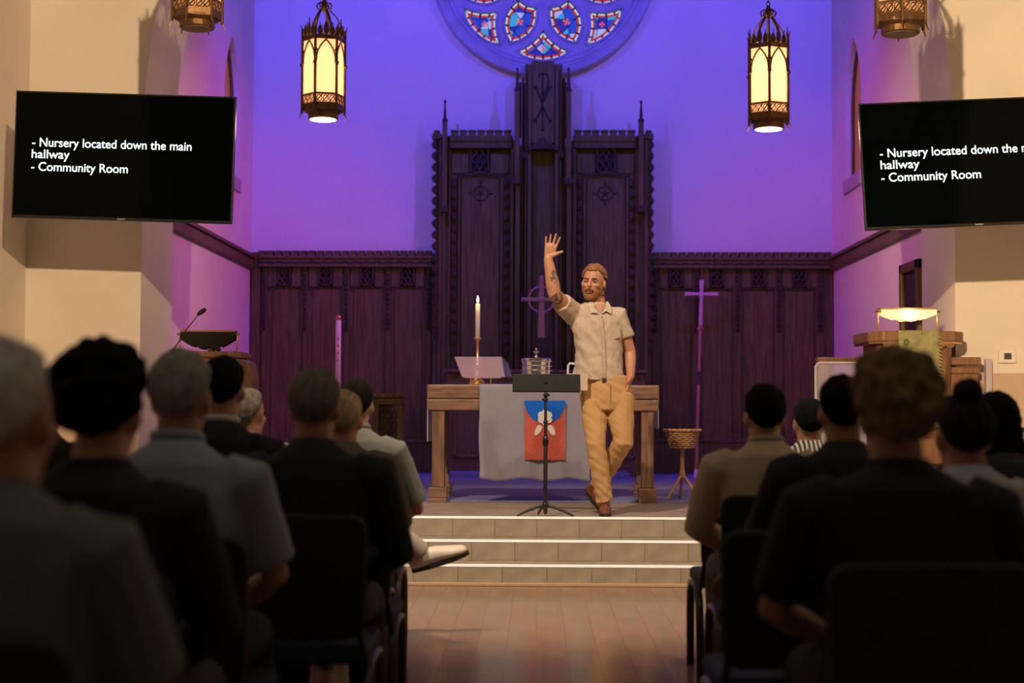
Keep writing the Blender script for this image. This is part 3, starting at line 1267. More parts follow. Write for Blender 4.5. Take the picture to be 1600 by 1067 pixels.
# processional cross
pb = P(1087.5, 746, 17.25)
pb.z = ZP + .012
pt = P(1096.5, 438, 18.2)
px_t = thing('processional_cross', 'wooden processional cross on a long pole leaning against the panelling', 'cross', pb)
D = pt - pb
Ln = D.length
D.normalize()
redwd = mat('cherry_wood', (.38, .16, .10), .45, var=.2, stretch=GRAIN)
zn = .745 * Ln
MB().loft([D * .1, D * zn], [.021, .019], n=10).build('pole', redwd, px_t, smooth=True)
MB().loft([D * .0, D * .1], [.024, .024], n=10, round_ends=False).build('ferrule', mat('ferrule_white', (.75, .65, .75), .4), px_t)
MB().loft([D * .46 * Ln, D * .52 * Ln], [.024, .024], n=10).build('grip', mat('grip_dark', (.05, .03, .025), .6), px_t)
MB().ell(D * zn, (.038, .038, .05), n=12, m=8).build('knop', redwd, px_t, smooth=True)
xdir = Vector((1, 0, 0))
ydir = D.cross(xdir).normalized()
Mx = Matrix((xdir, -ydir, D)).transposed()
u = 1 / (F / 18.1)
m = MB()
cz = Ln - 24.5 * u
m.prism([(-3.0 * u, zn), (3.0 * u, zn), (2.4 * u, cz), (3.6 * u, Ln), (-3.6 * u, Ln), (-2.4 * u, cz)], -.015, .015)
m.prism([(-26 * u, cz - 3.6 * u), (0, cz - 2.4 * u), (26 * u, cz - 3.6 * u), (26 * u, cz + 3.4 * u), (0, cz + 2.4 * u), (-26 * u, cz + 3.4 * u)], -.014, .014)
m.v = [Mx @ v for v in m.v]
m.build('cross_head', mat('cross_wood', (.55, .28, .2), .45), px_t, bev=.004)
m = MB()
m.loft([Mx @ Vector((4.5 * u * math.cos(a), -.016, cz + 4.5 * u * math.sin(a))) for a in [2 * PI * i / 16 for i in range(16)]], [.007] * 16, n=5, closed=True)
m.build('centre_ring', mat('ring_white', (.8, .6, .65), .4), px_t)


# wicker basket on tripod
def basket():
    Yk = 13.15
    b = P(1066, 780, Yk)
    b.z = ZP + .012
    t = thing('basket_stand', 'woven wicker offering basket on a pale three-legged wooden stand', 'basket stand', b)
    u = 1 / (F / Yk)
    zt_ = PZ(672, Yk, 1066) - b.z
    zb_ = PZ(700, Yk, 1066) - b.z
    n = 9
    bas = thing('x', 'x', 'x')
    bpy.data.objects.remove(bas)
    bk = MB().lathe([(17 * u, zb_), (18 * u, zb_ + .004), (26.5 * u, zt_ - .005), (25.5 * u, zt_ - .005), (17 * u, zb_ + .012)], n=28).build('basket_liner', mat('wicker_dark', (.12, .06, .03), .8), t)
    for i in range(n):
        f = (i + .5) / n
        R_ = (18 + 9 * f) * u
        z = zb_ + (zt_ - zb_) * f
        ns = 56
        pts = []
        for k_ in range(ns):
            a = 2 * PI * k_ / ns
            rr_ = R_ + .0045 * math.cos(14 * a + (PI if i % 2 else 0))
            pts.append((rr_ * math.cos(a), rr_ * math.sin(a), z))
        MB().loft(pts, [(.0075, .0085)] * ns, n=5, closed=True, up=(0, 0, 1)).build('weave_band', wicker, bk)
    ns = 64
    pts = [((28 * u + .004 * math.cos(20 * a)) * math.cos(a), (28 * u + .004 * math.cos(20 * a)) * math.sin(a), zt_ + .003 * math.sin(20 * a)) for a in [2 * PI * k_ / ns for k_ in range(ns)]]
    MB().loft(pts, [.011] * ns, n=6, closed=True, up=(0, 0, 1)).build('braided_rim', wicker, bk)
    zj = PZ(741, Yk, 1066) - b.z
    MB().lathe([(.016, zj - .03), (.024, zj - .02), (.028, zj + .01), (.019, zj + .04), (.017, zb_ - .02), (.03, zb_ - .005), (.05, zb_)], n=12).build('post', lightwood, t, smooth=True)
    for a in (-2.62, -.35, 1.6):
        e = Vector((.155 * math.cos(a), .155 * math.sin(a), .008))
        MB().loft([Vector((.012 * math.cos(a), .012 * math.sin(a), zj - .01)), e], [.013, .013], n=8).build('leg', lightwood, t, smooth=True)


basket()


# music stand
def music_stand():
    Ym = 11.22
    b = P(852, 800, Ym)
    b.z = ZP
    t = thing('music_stand', 'black folding music stand in front of the communion table', 'music stand', b)
    s = F / Ym

    def zz(py):
        return PZ(py, Ym) - ZP

    zt_ = zz(586)
    m = MB()
    w_ = 52 / s
    hgt = zz(584) - zz(611)
    tilt = .10
    m.box(-w_, w_ * 1.04, -.004, .004, 0, hgt)
    m.box(-w_, w_ * 1.04, 0, .05, -.004, .004)
    m.v = [Matrix.Rotation(-tilt, 3, 'X') @ v + Vector((.0, .03, zz(611))) for v in m.v]
    m.build('desk', blackmetal, t, bev=.003)
    MB().ell((0, .055, zz(597)), (.024, .03, .03), n=10, m=6).build('tilt_knob', blackplastic, t)
    MB().loft([(0, .05, zz(600)), (0, .02, zz(640)), (0, .02, .3)], [.011] * 3, n=10).build('upper_tube', blackmetal, t, smooth=True)
    MB().loft([(0, .02, zz(690)), (0, .02, .03)], [.015] * 2, n=10).build('lower_tube', blackmetal, t, smooth=True)
    m = MB()
    for py in (617, 624):
        m.ell((.004 if py == 617 else -.004, .02, zz(py)), (.026, .02, .013), n=10, m=6)
    m.ell((0, .02, zz(690)), (.023, .023, .05), n=10, m=8)
    m.ell((0, .02, zz(660)), (.018, .018, .02), n=10, m=6)
    m.build('clamp_collars', blackplastic, t, smooth=True)
    for a in (PI + .22, -.22, PI / 2 + .25):
        c_, s_ = math.cos(a), math.sin(a)
        R_ = .205
        MB().loft([(.012 * c_, .02 + .012 * s_, .075), (.06 * c_, .02 + .06 * s_, .068), (.14 * c_, .02 + .14 * s_, .04), (R_ * c_, .02 + R_ * s_, .008)], [.009, .010, .010, .008], n=8).build('leg', blackmetal, t, smooth=True)
    MB().lathe([(.02, .06), (.024, .07), (.024, .09), (.018, .1)], (0, .02, 0), n=12).build('hub', blackmetal, t)


music_stand()
o = MB().box(-.10, .045, 0, .012, 0, .124).build('paper_pad', mat('pad_cream', (.62, .48, .36), .8), None, bev=.002)
o.location = Vector((PX(909, 11.26), 11.262, PZ(611, 11.22) + .006))
tag(o, 'cream paper pad standing at the edge of the black music stand', 'paper pad')


# ------------------------------------------------------------------ lamps with scalloped shade, lectern, pulpit
def reading_lamp(name, label, base, wpx, Y, ztop, zbot, lit):
    """long reading lamp: two posts carrying a scalloped shade. base = world point on desk"""
    t = thing(name, label, 'reading lamp', base)
    o = Vector(base)
    hw_ = wpx / 2 / (F / Y)
    H_ = ztop - o.z
    hb = zbot - o.z
    for s in (-1, 1):
        MB().loft([(s * (hw_ + .015), 0, .012), (s * (hw_ + .015), 0, H_ - .03)], [.007, .007], n=8).build('post', brass, t, smooth=True)
        MB().lathe([(.035, 0), (.035, .008), (.012, .018)], (s * (hw_ + .015), 0, 0), n=12).build('post_foot', brass, t)
        MB().loft([(s * (hw_ + .035), 0, H_ - .03), (s * (hw_ - .02), 0, H_ - .03)], [.009, .009], n=8).build('crossbar_end', brass, t)
    n = 32
    pts = [(-hw_, H_ - .012)]
    low = []
    for i in range(n + 1):
        u_ = i / n
        x = -hw_ + 2 * hw_ * u_
        v = abs(u_ - .5) * 2
        d = .40 + .60 * (1 - v ** 1.8) if v < .9 else .46
        d += -.10 * abs(math.sin(u_ * PI * 5)) * (v < .45)
        low.append((x, H_ - .012 - (H_ - .012 - hb) * d))
    pts = low + [(hw_, H_ - .012), (-hw_, H_ - .012)]
    if lit:
        sm = mat('shade_lit', (.7, .52, .34), .6, emit=(1, .66, .34), estr=.75)
    else:
        sm = mat('shade_dark', (.012, .008, .006), .6, spec=.2)
    for y in (-.06, .05):
        m = MB().prism(pts, y, y + .008)
        m.build('shade_valance', sm, t)
    MB().box(-hw_ - .005, hw_ + .005, -.066, .066, H_ - .016, H_).build('shade_top', brass if not lit else mat('shade_top_metal', (.5, .32, .16), .4, metal=.6), t, bev=.004)
    tube = MB().loft([(-hw_ + .05, 0, H_ - .045), (hw_ - .05, 0, H_ - .045)], [.012, .012], n=8)
    tube.build('tube_bulb', mat('bulb_lit', (1, .9, .7), .5, emit=(1, .72, .38), estr=6) if lit else mat('bulb_off', (.7, .7, .68), .3), t, smooth=True)
    if lit:
        point('reading_lamp_light', o + Vector((0, -.12, H_ - .05)), (1, .62, .3), 1.6, .05)
        point('reading_lamp_light', o + Vector((0, .10, H_ - .06)), (1, .62, .3), 1.6, .05)
    return t


# lectern (left)
YLc = 12.45
lx0, lx1 = PX(268, YLc), PX(377, YLc)
lz = PZ(549, YLc, 350)
lt = thing('lectern', 'oak lectern with carved corners carrying an unlit reading lamp and microphones', 'lectern', ((lx0 + lx1) / 2, YLc, ZP))
hw_ = (lx1 - lx0) / 2
Hl = lz - ZP
MB().box(-hw_, hw_, 0, .5, Hl - .05, Hl).build('desk_top', pulpwood, lt, bev=.012)
MB().box(-hw_ + .02, hw_ - .02, .02, .48, Hl - .16, Hl - .05).build('cornice', pulpwood, lt, bev=.02)
MB().box(-hw_ + .06, hw_ - .06, .05, .45, .08, Hl - .16).build('body', pulpwood, lt, bev=.01)
MB().box(-hw_ + .02, hw_ - .02, .02, .48, 0, .08).build('plinth', pulpwood, lt, bev=.01)
for s in (-1, 1):
    m = MB()
    m.prism([(s * (hw_ - .03), Hl - .05), (s * (hw_ + .05), Hl - .09), (s * (hw_ + .075), Hl - .22), (s * (hw_ + .05), Hl - .35), (s * (hw_ - .06), Hl - .40)][::s], .08, .42)
    m.build('scroll_bracket', pulpwood, lt, bev=.01)
reading_lamp('reading_lamp', 'unlit brass reading lamp with dark scalloped shade on the lectern', (PX(316, YLc), YLc + .25, lz), 86, YLc, PZ(514, YLc, 316), PZ(546, YLc, 316), False)


def gooseneck(base, p1, tip, label):
    t = thing('gooseneck_microphone', label, 'microphone', base)
    o = Vector(base)
    a, b_, c_ = Vector(base) - o, Vector(p1) - o, Vector(tip) - o
    MB().lathe([(.03, 0), (.03, .012), (.01, .02)], n=12).build('base', blackmetal, t)
    MB().loft([a + Vector((0, 0, .015)), a.lerp(b_, .5) + Vector((-.004, 0, .02)), b_], [.005, .005, .0045], n=6).build('neck', blackmetal, t, smooth=True)
    d = (c_ - b_).normalized()
    MB().loft([b_ - d * .01, b_ + d * .01, c_], [.012, .019, .019], n=10, up=(0, 1, 0)).build('foam_windscreen', mat('foam_black', (.015, .012, .012), .95), t, smooth=True)


Yg = YLc + .12
bs = Vector((PX(268, Yg), Yg, lz))
bs.x = PX(272, Yg)
gooseneck(bs, P(311, 490, Yg), P(319, 484.5, Yg), 'gooseneck microphone with foam tip rising above the lectern lamp')
bs = Vector((PX(333, Yg), Yg - .05, lz))
gooseneck(bs, P(337, 544, Yg - .05), P(342, 546, Yg - .05), 'short black microphone bent low over the lectern top')

# pulpit (right)
YPu = 12.35
px0, px1 = PX(1380, YPu), PX(1492, YPu)
pz = PZ(517, YPu, 1436)
pu = thing('pulpit', 'oak pulpit with scalloped cornice and tapered body, draped in green', 'pulpit', ((px0 + px1) / 2, YPu, ZP))
hw_ = (px1 - px0) / 2
Hp = pz - ZP


def poly8(hx, y0, y1, ch):
    return [(-hx, y0), (hx, y0), (hx + ch, y0 + ch * 1.2), (hx + ch, y1), (-hx - ch, y1), (-hx - ch, y0 + ch * 1.2)]


MB().prismz(poly8(hw_, 0, .7, .1), Hp - .085, Hp).build('cornice', pulpwood, pu, bev=.012)
MB().prismz(poly8(hw_ - .012, .012, .7, .1), Hp - .1, Hp - .085).build('gold_line', brass, pu)
m = MB()
ns = 8
for i in range(ns):
    x = -hw_ + 2 * hw_ * (i + .5) / ns
    m.prism([(x + hw_ / ns * math.cos(a), Hp - .1 - .035 * math.sin(a) ** .7 if math.sin(a) > 0 else Hp - .1) for a in [PI * k_ / 8 for k_ in range(9)]][::-1], .01, .03)
m.build('scallop_trim', pulpwood, pu)
vs = []
hb = [(p[0] * .86, p[1] + .03, Hp - .1) for p in poly8(hw_ - .02, .02, .66, .09)]
ht = [(p[0] * .74, p[1] * .9 + .08, .35) for p in poly8(hw_ - .02, .02, .66, .09)]
n = 6
MB().add(ht + hb, [tuple(range(n - 1, -1, -1)), tuple(range(n, 2 * n))] + [(i, (i + 1) % n, n + (i + 1) % n, n + i) for i in range(n)]).build('tapered_body', pulpwood, pu, bev=.01)
MB().prismz(poly8(hw_ * .6, .14, .6, .06), 0, .35).build('pedestal', pulpwood, pu, bev=.01)
# wing rails left and right of the pulpit
zr = PZ(558, YPu + .2, 1310) - ZP
xl = PX(1277, YPu + .2) - pu.location.x
xr_ = PX(1533, YPu + .2) - pu.location.x
MB().box(xl, -hw_ * .7, .2, .3, zr - .045, zr).build('wing_rail', pulpwood, pu, bev=.01)
MB().box(xl + .02, xl + .09, .22, .29, 0, zr - .045).build('rail_post', pulpwood, pu, bev=.006)
wr = MB().box(hw_ * .7, xr_, .2, .32, zr - .06, zr + .005).box(hw_ * .7, xr_ - .01, .21, .31, zr - .13, zr - .075)
wr.build('wing_rail', pulpwood, pu, bev=.01)
MB().box(hw_ * .7, xr_ - .02, .23, .30, 0, zr - .13).build('wing_panel', pulpwood, pu, bev=.008)

# acrylic screen leaning below the left rail
ya = YPu + .1
a, b = P(1275, 700, ya), P(1352, 567, ya)
sh = thing('acrylic_shield', 'clear acrylic shield panel standing beside the oak pulpit', 'shield', ((a.x + b.x) / 2, ya, ZP))
w_ = (b.x - a.x) / 2
hh = b.z - ZP
MB().box(-w_, w_, 0, .008, .02, hh).build('panel', mat('acrylic_clear', (.7, .6, .66), .12, alpha=.35, spec=.7), sh, bev=.003)
m = MB()
m.loft([(-w_, .004, .03), (-w_, .004, hh - .03), (-w_ + .03, .004, hh), (w_ - .03, .004, hh), (w_, .004, hh - .03), (w_, .004, .03)], [.010] * 6, n=6)
m.build('edge', mat('acrylic_edge', (.75, .68, .6), .2, alpha=.8), sh)
for s in (-1, 1):
    MB().box(s * w_ * .7 - .02, s * w_ * .7 + .02, -.14, .16, 0, .02).build('foot', mat('acrylic_foot', (.6, .55, .55), .2), sh)

# pulpit fall (green)
fx0, fx1 = PX(1403, YPu) - pu.location.x, PX(1468, YPu) - pu.location.x
pf_ = thing('pulpit_fall', 'green brocade cloth with fringed edge hanging over the pulpit front', 'cloth', pu.location)
zb_ = PZ(668, YPu, 1436) - ZP
vs, fs = [], []
nx, nz = 14, 20
for j in range(nz + 3):
    for i in range(nx + 1):
        u_ = i / nx
        x = fx0 + (fx1 - fx0) * u_
        if j < 3:
            vs.append((x, .25 - .13 * j, Hp + .004) if j < 2 else (x, -.012, Hp + .004))
        else:
            v = (j - 2) / nz
            vs.append((x, -.014 - .006 * math.sin(u_ * 12) * v, Hp + .002 - (Hp - zb_) * v))
for j in range(nz + 2):
    for i in range(nx):
        q = j * (nx + 1) + i
        fs.append((q, q + 1, q + nx + 2, q + nx + 1))
o = MB().add(vs, fs).build('cloth', greencloth, pf_, smooth=True)
o.modifiers.new('solid', 'SOLIDIFY').thickness = .004
m = MB()
for j in range(26):
    z = Hp - .05 - (Hp - zb_ - .05) * j / 26
    m.loft([(fx1 - .004, -.018, z), (fx1 + .012, -.018, z - .006)], [.005, .004], n=5)
m.build('fringe', mat('fringe_gold', (.42, .38, .14), .7), pf_)
m = MB()
c_ = Vector((fx0 + .06, -.022, Hp - .09))
for i in range(5):
    a = 2 * PI * i / 5
    m.ell(c_ + Vector((.016 * math.cos(a), 0, .02 * math.sin(a))), (.010, .003, .012), n=8, m=5)
m.build('embroidered_flower', mat('embroidery_dark_green', (.12, .14, .04), .8), pf_)
reading_lamp('reading_lamp', 'lit reading lamp with glowing scalloped shade on the pulpit', (PX(1433, YPu), YPu + .32, pz), 86, YPu + .3, PZ(481, YPu + .3, 1433), PZ(503, YPu + .3, 1433), True)

# thermostat, conduit, low rail on the right wall
th = P(1573, 557, YA0)
t = thing('thermostat', 'white wall thermostat with grey display beside the pulpit', 'thermostat', (th.x, YA0, th.z))
MB().box(-.072, .072, -.03, 0, -.055, .055).build('case', mat('thermostat_white', (.8, .74, .66), .5), t, bev=.008)
MB().box(-.03, .03, -.033, -.028, -.025, .028).build('display', mat('lcd_grey', (.10, .12, .11), .3), t)
m = MB()
for i in range(3):
    m.box(-.02 + i * .018, -.008 + i * .018, -.0345, -.032, -.015, .018)
m.build('display_digits', mat('lcd_digit', (.05, .06, .06), .3), t)
cd = MB().box(PX(1536, YA0), PX(1546, YA0), YA0 - .07, YA0 - .012, ZP, PZ(561, YA0, 1540)).build('conduit_cover', mat('conduit_grey', (.5, .44, .5), .6), None, bev=.006)
tag(cd, 'narrow grey vertical cover strip on the wall near the thermostat', 'wall conduit')
m = MB().box(PX(1562, 12.4), NX - .02, 12.36, 12.42, PZ(675, 12.4, 1580), PZ(668, 12.4, 1580))
for x in (PX(1566, 12.4), NX - .1):
    m.box(x, x + .04, 12.37, 12.41, ZP, PZ(675, 12.4, 1580))
tag(m.build('handrail', blackmetal, None, bev=.004), 'low dark handrail along the platform beneath the thermostat', 'handrail')


# clergy chair with carved panel
def clergy_chair():
    Yc = 15.4
    a, b = P(583, 700, Yc), P(628, 617, Yc)
    t = thing('prayer_desk', 'dark carved oak prayer desk beside the communion table', 'prayer desk', ((a.x + b.x) / 2, Yc, ZP + .012))
    w_ = (b.x - a.x) / 2
    H_ = b.z - ZP
    MB().box(-w_ - .02, w_ + .03, -.03, .35, H_ - .04, H_).build('sloped_top', darkwood, t, bev=.008)
    MB().box(-w_, w_ + .01, -.01, .3, H_ - .11, H_ - .04).build('frieze', darkwood, t, bev=.006)
    for x in (-w_, w_ - .05):
        for y in (0, .25):
            MB().box(x, x + .05, y, y + .05, 0, H_ - .1).build('post', darkwood, t, bev=.006)
    MB().box(-w_ + .05, .04, .02, .04, .2, H_ - .11).build('panel', carvewood, t)
    m = MB()
    for i in range(3):
        for j in range(5):
            cx_ = -w_ + .09 + i * .06
            cz_ = .3 + j * .1
            m.loft([(cx_ + .024 * math.cos(q), .014, cz_ + .04 * math.sin(q)) for q in [2 * PI * k_ / 10 for k_ in range(10)]], [.006] * 10, n=4, closed=True)
    m.build('carved_tracery', carvewood, t)
    MB().box(-w_ + .03, w_ - .03, -.3, 0, .12, .18).build('kneeler', mat('kneeler_pad', (.08, .03, .03), .8), t, bev=.015)
    for x in (-w_ + .05, w_ - .09):
        MB().box(x, x + .04, -.29, 0, 0, .12).build('kneeler_support', darkwood, t)


clergy_chair()


# ================================================================== TELEVISIONS
def tv(label, loc, a, t_, r, arm_to):
    root = thing('television', label, 'television', loc)
    M = Matrix.Rotation(a, 3, 'Z') @ Matrix.Rotation(t_, 3, 'X') @ Matrix.Rotation(r, 3, 'Y')
    root.rotation_euler = M.to_euler()
    W, Hh = 1.66, .955
    MB().box(-W / 2, W / 2, 0, .035, -Hh / 2, Hh / 2).build('bezel', blackplastic, root, bev=.004)
    MB().box(-W / 2 + .012, W / 2 - .012, -.002, .004, -Hh / 2 + .022, Hh / 2 - .012).build('screen', screenm, root)
    MB().box(-W / 2 + .3, W / 2 - .3, .035, .07, -Hh / 2 + .12, Hh / 2 - .2).build('back_housing', blackplastic, root, bev=.01)
    MB().box(-.03, .03, -.004, .002, -Hh / 2 + .006, -Hh / 2 + .016).build('maker_badge', mat('badge_grey', (.25, .25, .25), .4), root)
    lines = ['- Nursery located down the main', 'hallway', '- Community Room']
    for i, s_ in enumerate(lines):
        cu = bpy.data.curves.new('txt', 'FONT')
        cu.body = s_
        cu.size = .0935
        cu.space_character = 1.0
        cu.offset = .0004
        cu.extrude = .0006
        o = bpy.data.objects.new('tmp', cu)
        COL.objects.link(o)
        dg = bpy.context.evaluated_depsgraph_get()
        me = bpy.data.meshes.new_from_object(o.evaluated_get(dg))
        bpy.data.objects.remove(o)
        xs = [v.co.x for v in me.vertices]
        x0_, x1_ = min(xs), max(xs)
        wid = (1.20, .285, .728)[i]
        fx_ = wid / (x1_ - x0_)
        for v in me.vertices:
            v.co = Vector(((v.co.x - x0_) * fx_, -v.co.z, v.co.y))
        q = link('screen_text', me, textm, root)
        q['kind'] = 'stuff'
        q.location = (-.692 + (0, .0, 0)[i], -.0035, (.062, -.026, -.121)[i])
    # wall arm
    inv = M.transposed()
    d = inv @ (Vector(arm_to) - Vector(loc))
    e = d - inv @ Vector((0, .03, 0))
    MB().loft([(0, .07, 0), e], [.025, .025], n=8, round_ends=False).build('mount_arm', blackmetal, root)
    m = MB().box(-.12, .12, -.015, .015, -.15, .15)
    m.v = [inv @ v + e for v in m.v]
    m.build('wall_plate', blackmetal, root)
    m = MB().box(-.2, .2, .066, .085, -.2, .2)
    m.build('mount_plate', blackmetal, root)
    return root


tv('black wall television with announcement text mounted above the lectern side', (-3.1038, 11.3806, 3.0818), -.0047, .0212, .0287, (-3.7, YA0, 3.08))
tv('black wall television with announcement text mounted above the lit pulpit', (3.2193, 11.3094, 3.0433), -.0189, -.0679, -.0396, (3.85, YA0, 2.95))


# ================================================================== LANTERNS
def lantern_glass():
    if 'lantern_glass' in MATS:
        return MATS['lantern_glass']
    m = bpy.data.materials.new('lantern_glass')
    m.use_nodes = True
    nt = m.node_tree
    for nd in list(nt.nodes):
        if nd.type != 'OUTPUT_MATERIAL':
            nt.nodes.remove(nd)
    out = [nd for nd in nt.nodes if nd.type == 'OUTPUT_MATERIAL'][0]
    tl = nt.nodes.new('ShaderNodeBsdfTranslucent')
    tl.inputs[0].default_value = (.95, .73, .52, 1)
    df = nt.nodes.new('ShaderNodeBsdfDiffuse')
    df.inputs[0].default_value = (.75, .5, .28, 1)
    mx = nt.nodes.new('ShaderNodeMixShader')
    mx.inputs[0].default_value = .25
    nt.links.new(tl.outputs[0], mx.inputs[1])
    nt.links.new(df.outputs[0], mx.inputs[2])
    nt.links.new(mx.outputs[0], out.inputs[0])
    MATS['lantern_glass'] = m
    return m


def lantern(pxc, wpx, pybot, Y, lit, label, rot=0):
    s = F / Y
    p = P(pxc, pybot, Y)
    R_ = wpx / 2 / s * 1.0
    t = thing('pendant_lantern', label, 'lantern', p, group='hexagonal church lanterns')
    k_ = R_ / .175
    hx = [rot + i * PI / 3 for i in range(6)]
    glow = lantern_glass()
    Hc = .545 * k_
    z0 = .10 * k_
    hot = mat('lantern_bulb_glow', (1, .85, .6), .5, emit=(1, .74, .42), estr=5 if lit else 1)

    def ring(z, r, th, hgt, nm, mtl=bronze):
        vs, fs = [], []
        for a in hx:
            for rr_, zz in ((r, z), (r, z + hgt), (r - th, z + hgt), (r - th, z)):
                vs.append((rr_ * math.cos(a), rr_ * math.sin(a), zz))
        for i in range(6):
            for j in range(4):
                fs.append((i * 4 + j, ((i + 1) % 6) * 4 + j, ((i + 1) % 6) * 4 + (j + 1) % 4, i * 4 + (j + 1) % 4))
        return MB().add(vs, fs).build(nm, mtl, t)

    zg0, zg1 = z0 + .14 * k_, z0 + Hc
    # bottom drum
    MB().lathe([(.115 * k_, 0), (.125 * k_, .008), (.125 * k_, .045 * k_), (.16 * k_, .065 * k_), (.16 * k_, .085 * k_)], n=24).build('bottom_drum', bronze, t)
    MB().lathe([(.108 * k_, -.003), (.108 * k_, .002)], n=24).build('bottom_diffuser', hot if lit else mat('diffuser_dim', (.3, .2, .12), .6), t)
    ring(z0 - .03 * k_, .178 * k_, .03, .05 * k_, 'lower_band')
    ring(z0 + .085 * k_, .176 * k_, .02, .014 * k_, 'frieze_band')
    ring(zg1 - .005, .178 * k_, .02, .035 * k_, 'upper_band')
    for i in range(6):
        a0, a1 = hx[i], hx[(i + 1) % 6]
        A = Vector((math.cos(a0), math.sin(a0), 0)) * .168 * k_
        B_ = Vector((math.cos(a1), math.sin(a1), 0)) * .168 * k_
        m = MB()
        q = [A + Vector((0, 0, z0)), B_ + Vector((0, 0, z0)), B_ + Vector((0, 0, zg1)), A + Vector((0, 0, zg1))]
        q2 = [v * 1 - (A + B_).normalized() * .004 for v in q]
        m.add(q + q2, [(0, 1, 2, 3), (7, 6, 5, 4), (0, 4, 5, 1), (1, 5, 6, 2), (2, 6, 7, 3), (3, 7, 4, 0)])
        m.build('glass_panel', glow, t)
        C1 = A * 1.04
        pst = MB().loft([C1 + Vector((0, 0, z0 - .05 * k_)), C1 + Vector((0, 0, zg1 + .09 * k_))], [.0095 * k_ * 1.2] * 2, n=6)
        pst.ell(C1 * 1.03 + Vector((0, 0, zg1 - .2 * k_)), (.018 * k_, .018 * k_, .018 * k_), n=8, m=5)
        pst.loft([C1 + Vector((0, 0, z0 - .05 * k_)), C1 * 1.12 + Vector((0, 0, z0 - .10 * k_))], [.008 * k_, .003], n=5)
        pst.loft([C1 + Vector((0, 0, zg1 + .08 * k_)), C1 * 1.1 + Vector((0, 0, zg1 + .13 * k_))], [.008 * k_, .003], n=5)
        pst.build('corner_post', bronze, t)
        mid = (A + B_) / 2 * 1.03
        e = (B_ - A) / 2
        # pointed arch tracery
        m = MB()
        for sg in (-1, 1):
            arc = []
            for j in range(8):
                u_ = j / 7
                arc.append(mid + e * sg * (.93 * (1 - u_ ** 1.9)) + Vector((0, 0, zg1 - .2 * k_ + .19 * k_ * (u_ ** .75))))
            m.loft(arc, [.0075 * k_] * 8, n=5, up=tuple(mid.normalized()))
            m.loft([arc[3] + e * sg * .12, arc[3] + e * sg * .36 + Vector((0, 0, .05 * k_))], [.006 * k_] * 2, n=5)
        m.build('pointed_arch', bronze, t)
        # scroll frieze at bottom
        m = MB()
        for j in range(3):
            f = -.62 + .62 * j
            cc = mid + e * f + Vector((0, 0, z0 + .052 * k_))
            m.loft([cc + e * .25 * math.cos(q_) + Vector((0, 0, .026 * k_ * math.sin(q_))) for q_ in [2 * PI * n_ / 10 for n_ in range(10)]], [.0042 * k_] * 10, n=4, closed=True, up=tuple(mid.normalized()))
            m.loft([cc - e * .3 + Vector((0, 0, -.03 * k_)), cc + e * .3 + Vector((0, 0, .03 * k_))], [.005 * k_] * 2, n=4)
        m.build('scroll_frieze', bronze, t)
        # cresting
        m = MB()
        for j in range(3):
            f = -.6 + .6 * j
            big = 1.25 if j == 1 else .85
            cc = mid + e * f + Vector((0, 0, zg1 + .03 * k_))
            for sg in (-1, 1):
                m.loft([cc + e * sg * .26 * math.sin(q_) * (1 - .2 * q_) + Vector((0, 0, .085 * k_ * big * q_ / PI)) for q_ in [PI * n_ / 6 for n_ in range(7)]], [.0075 * k_] * 7, n=4, up=tuple(mid.normalized()))
            m.loft([cc, cc + Vector((0, 0, .12 * k_ * big))], [.009 * k_, .004], n=5)
        m.build('cresting', bronze, t)
        # curved suspension arm
        top = Vector((0, 0, zg1 + .30 * k_))
        out = A * (1.0 if i % 2 == 0 else .62)
        arc = [out + Vector((0, 0, zg1 + .06 * k_)), out * .9 + Vector((0, 0, zg1 + .13 * k_)), out * .6 + Vector((0, 0, zg1 + .21 * k_)), out * .2 + top * 1 - Vector((0, 0, .02)) * 1]
        MB().loft(arc, [.006 * k_ if i % 2 == 0 else .011 * k_] * 4, n=5).build('suspension_arm', bronze, t, smooth=True)
    zt_ = zg1 + .30 * k_
    m = MB()
    for i in range(6):
        a = i * PI / 3
        m.loft([Vector((.035 * k_ * math.cos(a), .035 * k_ * math.sin(a), zt_)) + Vector((math.cos(a), math.sin(a), 0)) * .028 * k_ * math.cos(q_) + Vector((0, 0, .028 * k_ * math.sin(q_))) for q_ in [2 * PI * n_ / 8 for n_ in range(8)]], [.006 * k_] * 8, n=4, closed=True)
    m.lathe([(.012, zt_ - .05), (.03 * k_, zt_ - .01), (.02 * k_, zt_ + .04), (.012, zt_ + .07)], n=10)
    m.build('crown_scrolls', bronze, t)
    # chain to the ceiling
    z = zt_ + .06
    ztop = ZT - p.z
    lk = []
    for sgn in (0, 1):
        mm = MB()
        mm.loft([(.014 * math.cos(q_) * (1 - sgn), .014 * math.cos(q_) * sgn, .026 * math.sin(q_)) for q_ in [2 * PI * n_ / 8 for n_ in range(8)]], [.0045] * 8, n=4, closed=True, up=(0, 1, 0) if not sgn else (1, 0, 0))
        me_ = mm.mesh('chain_link')
        me_.materials.append(bronze)
        lk.append(me_)
    i = 0
    while z < min(ztop - .05, zt_ + 1.0):
        o = bpy.data.objects.new('chain_link', lk[i % 2])
        COL.objects.link(o)
        o.parent = t
        o.location = (0, 0, z + .02)
        z += .042
        i += 1
    MB().loft([(0, 0, z), (0, 0, ztop - .03)], [.006, .006], n=6).build('hanging_rod', bronze, t)
    MB().lathe([(.02, ztop - .06), (.09, ztop - .03), (.09, ztop)], n=16).build('ceiling_rose', bronze, t)
    if lit:
        point('lantern_light', p + Vector((0, 0, -.08)), (1, .62, .3), 8, .08)
    pw_ = 10.5 if lit else 1.4
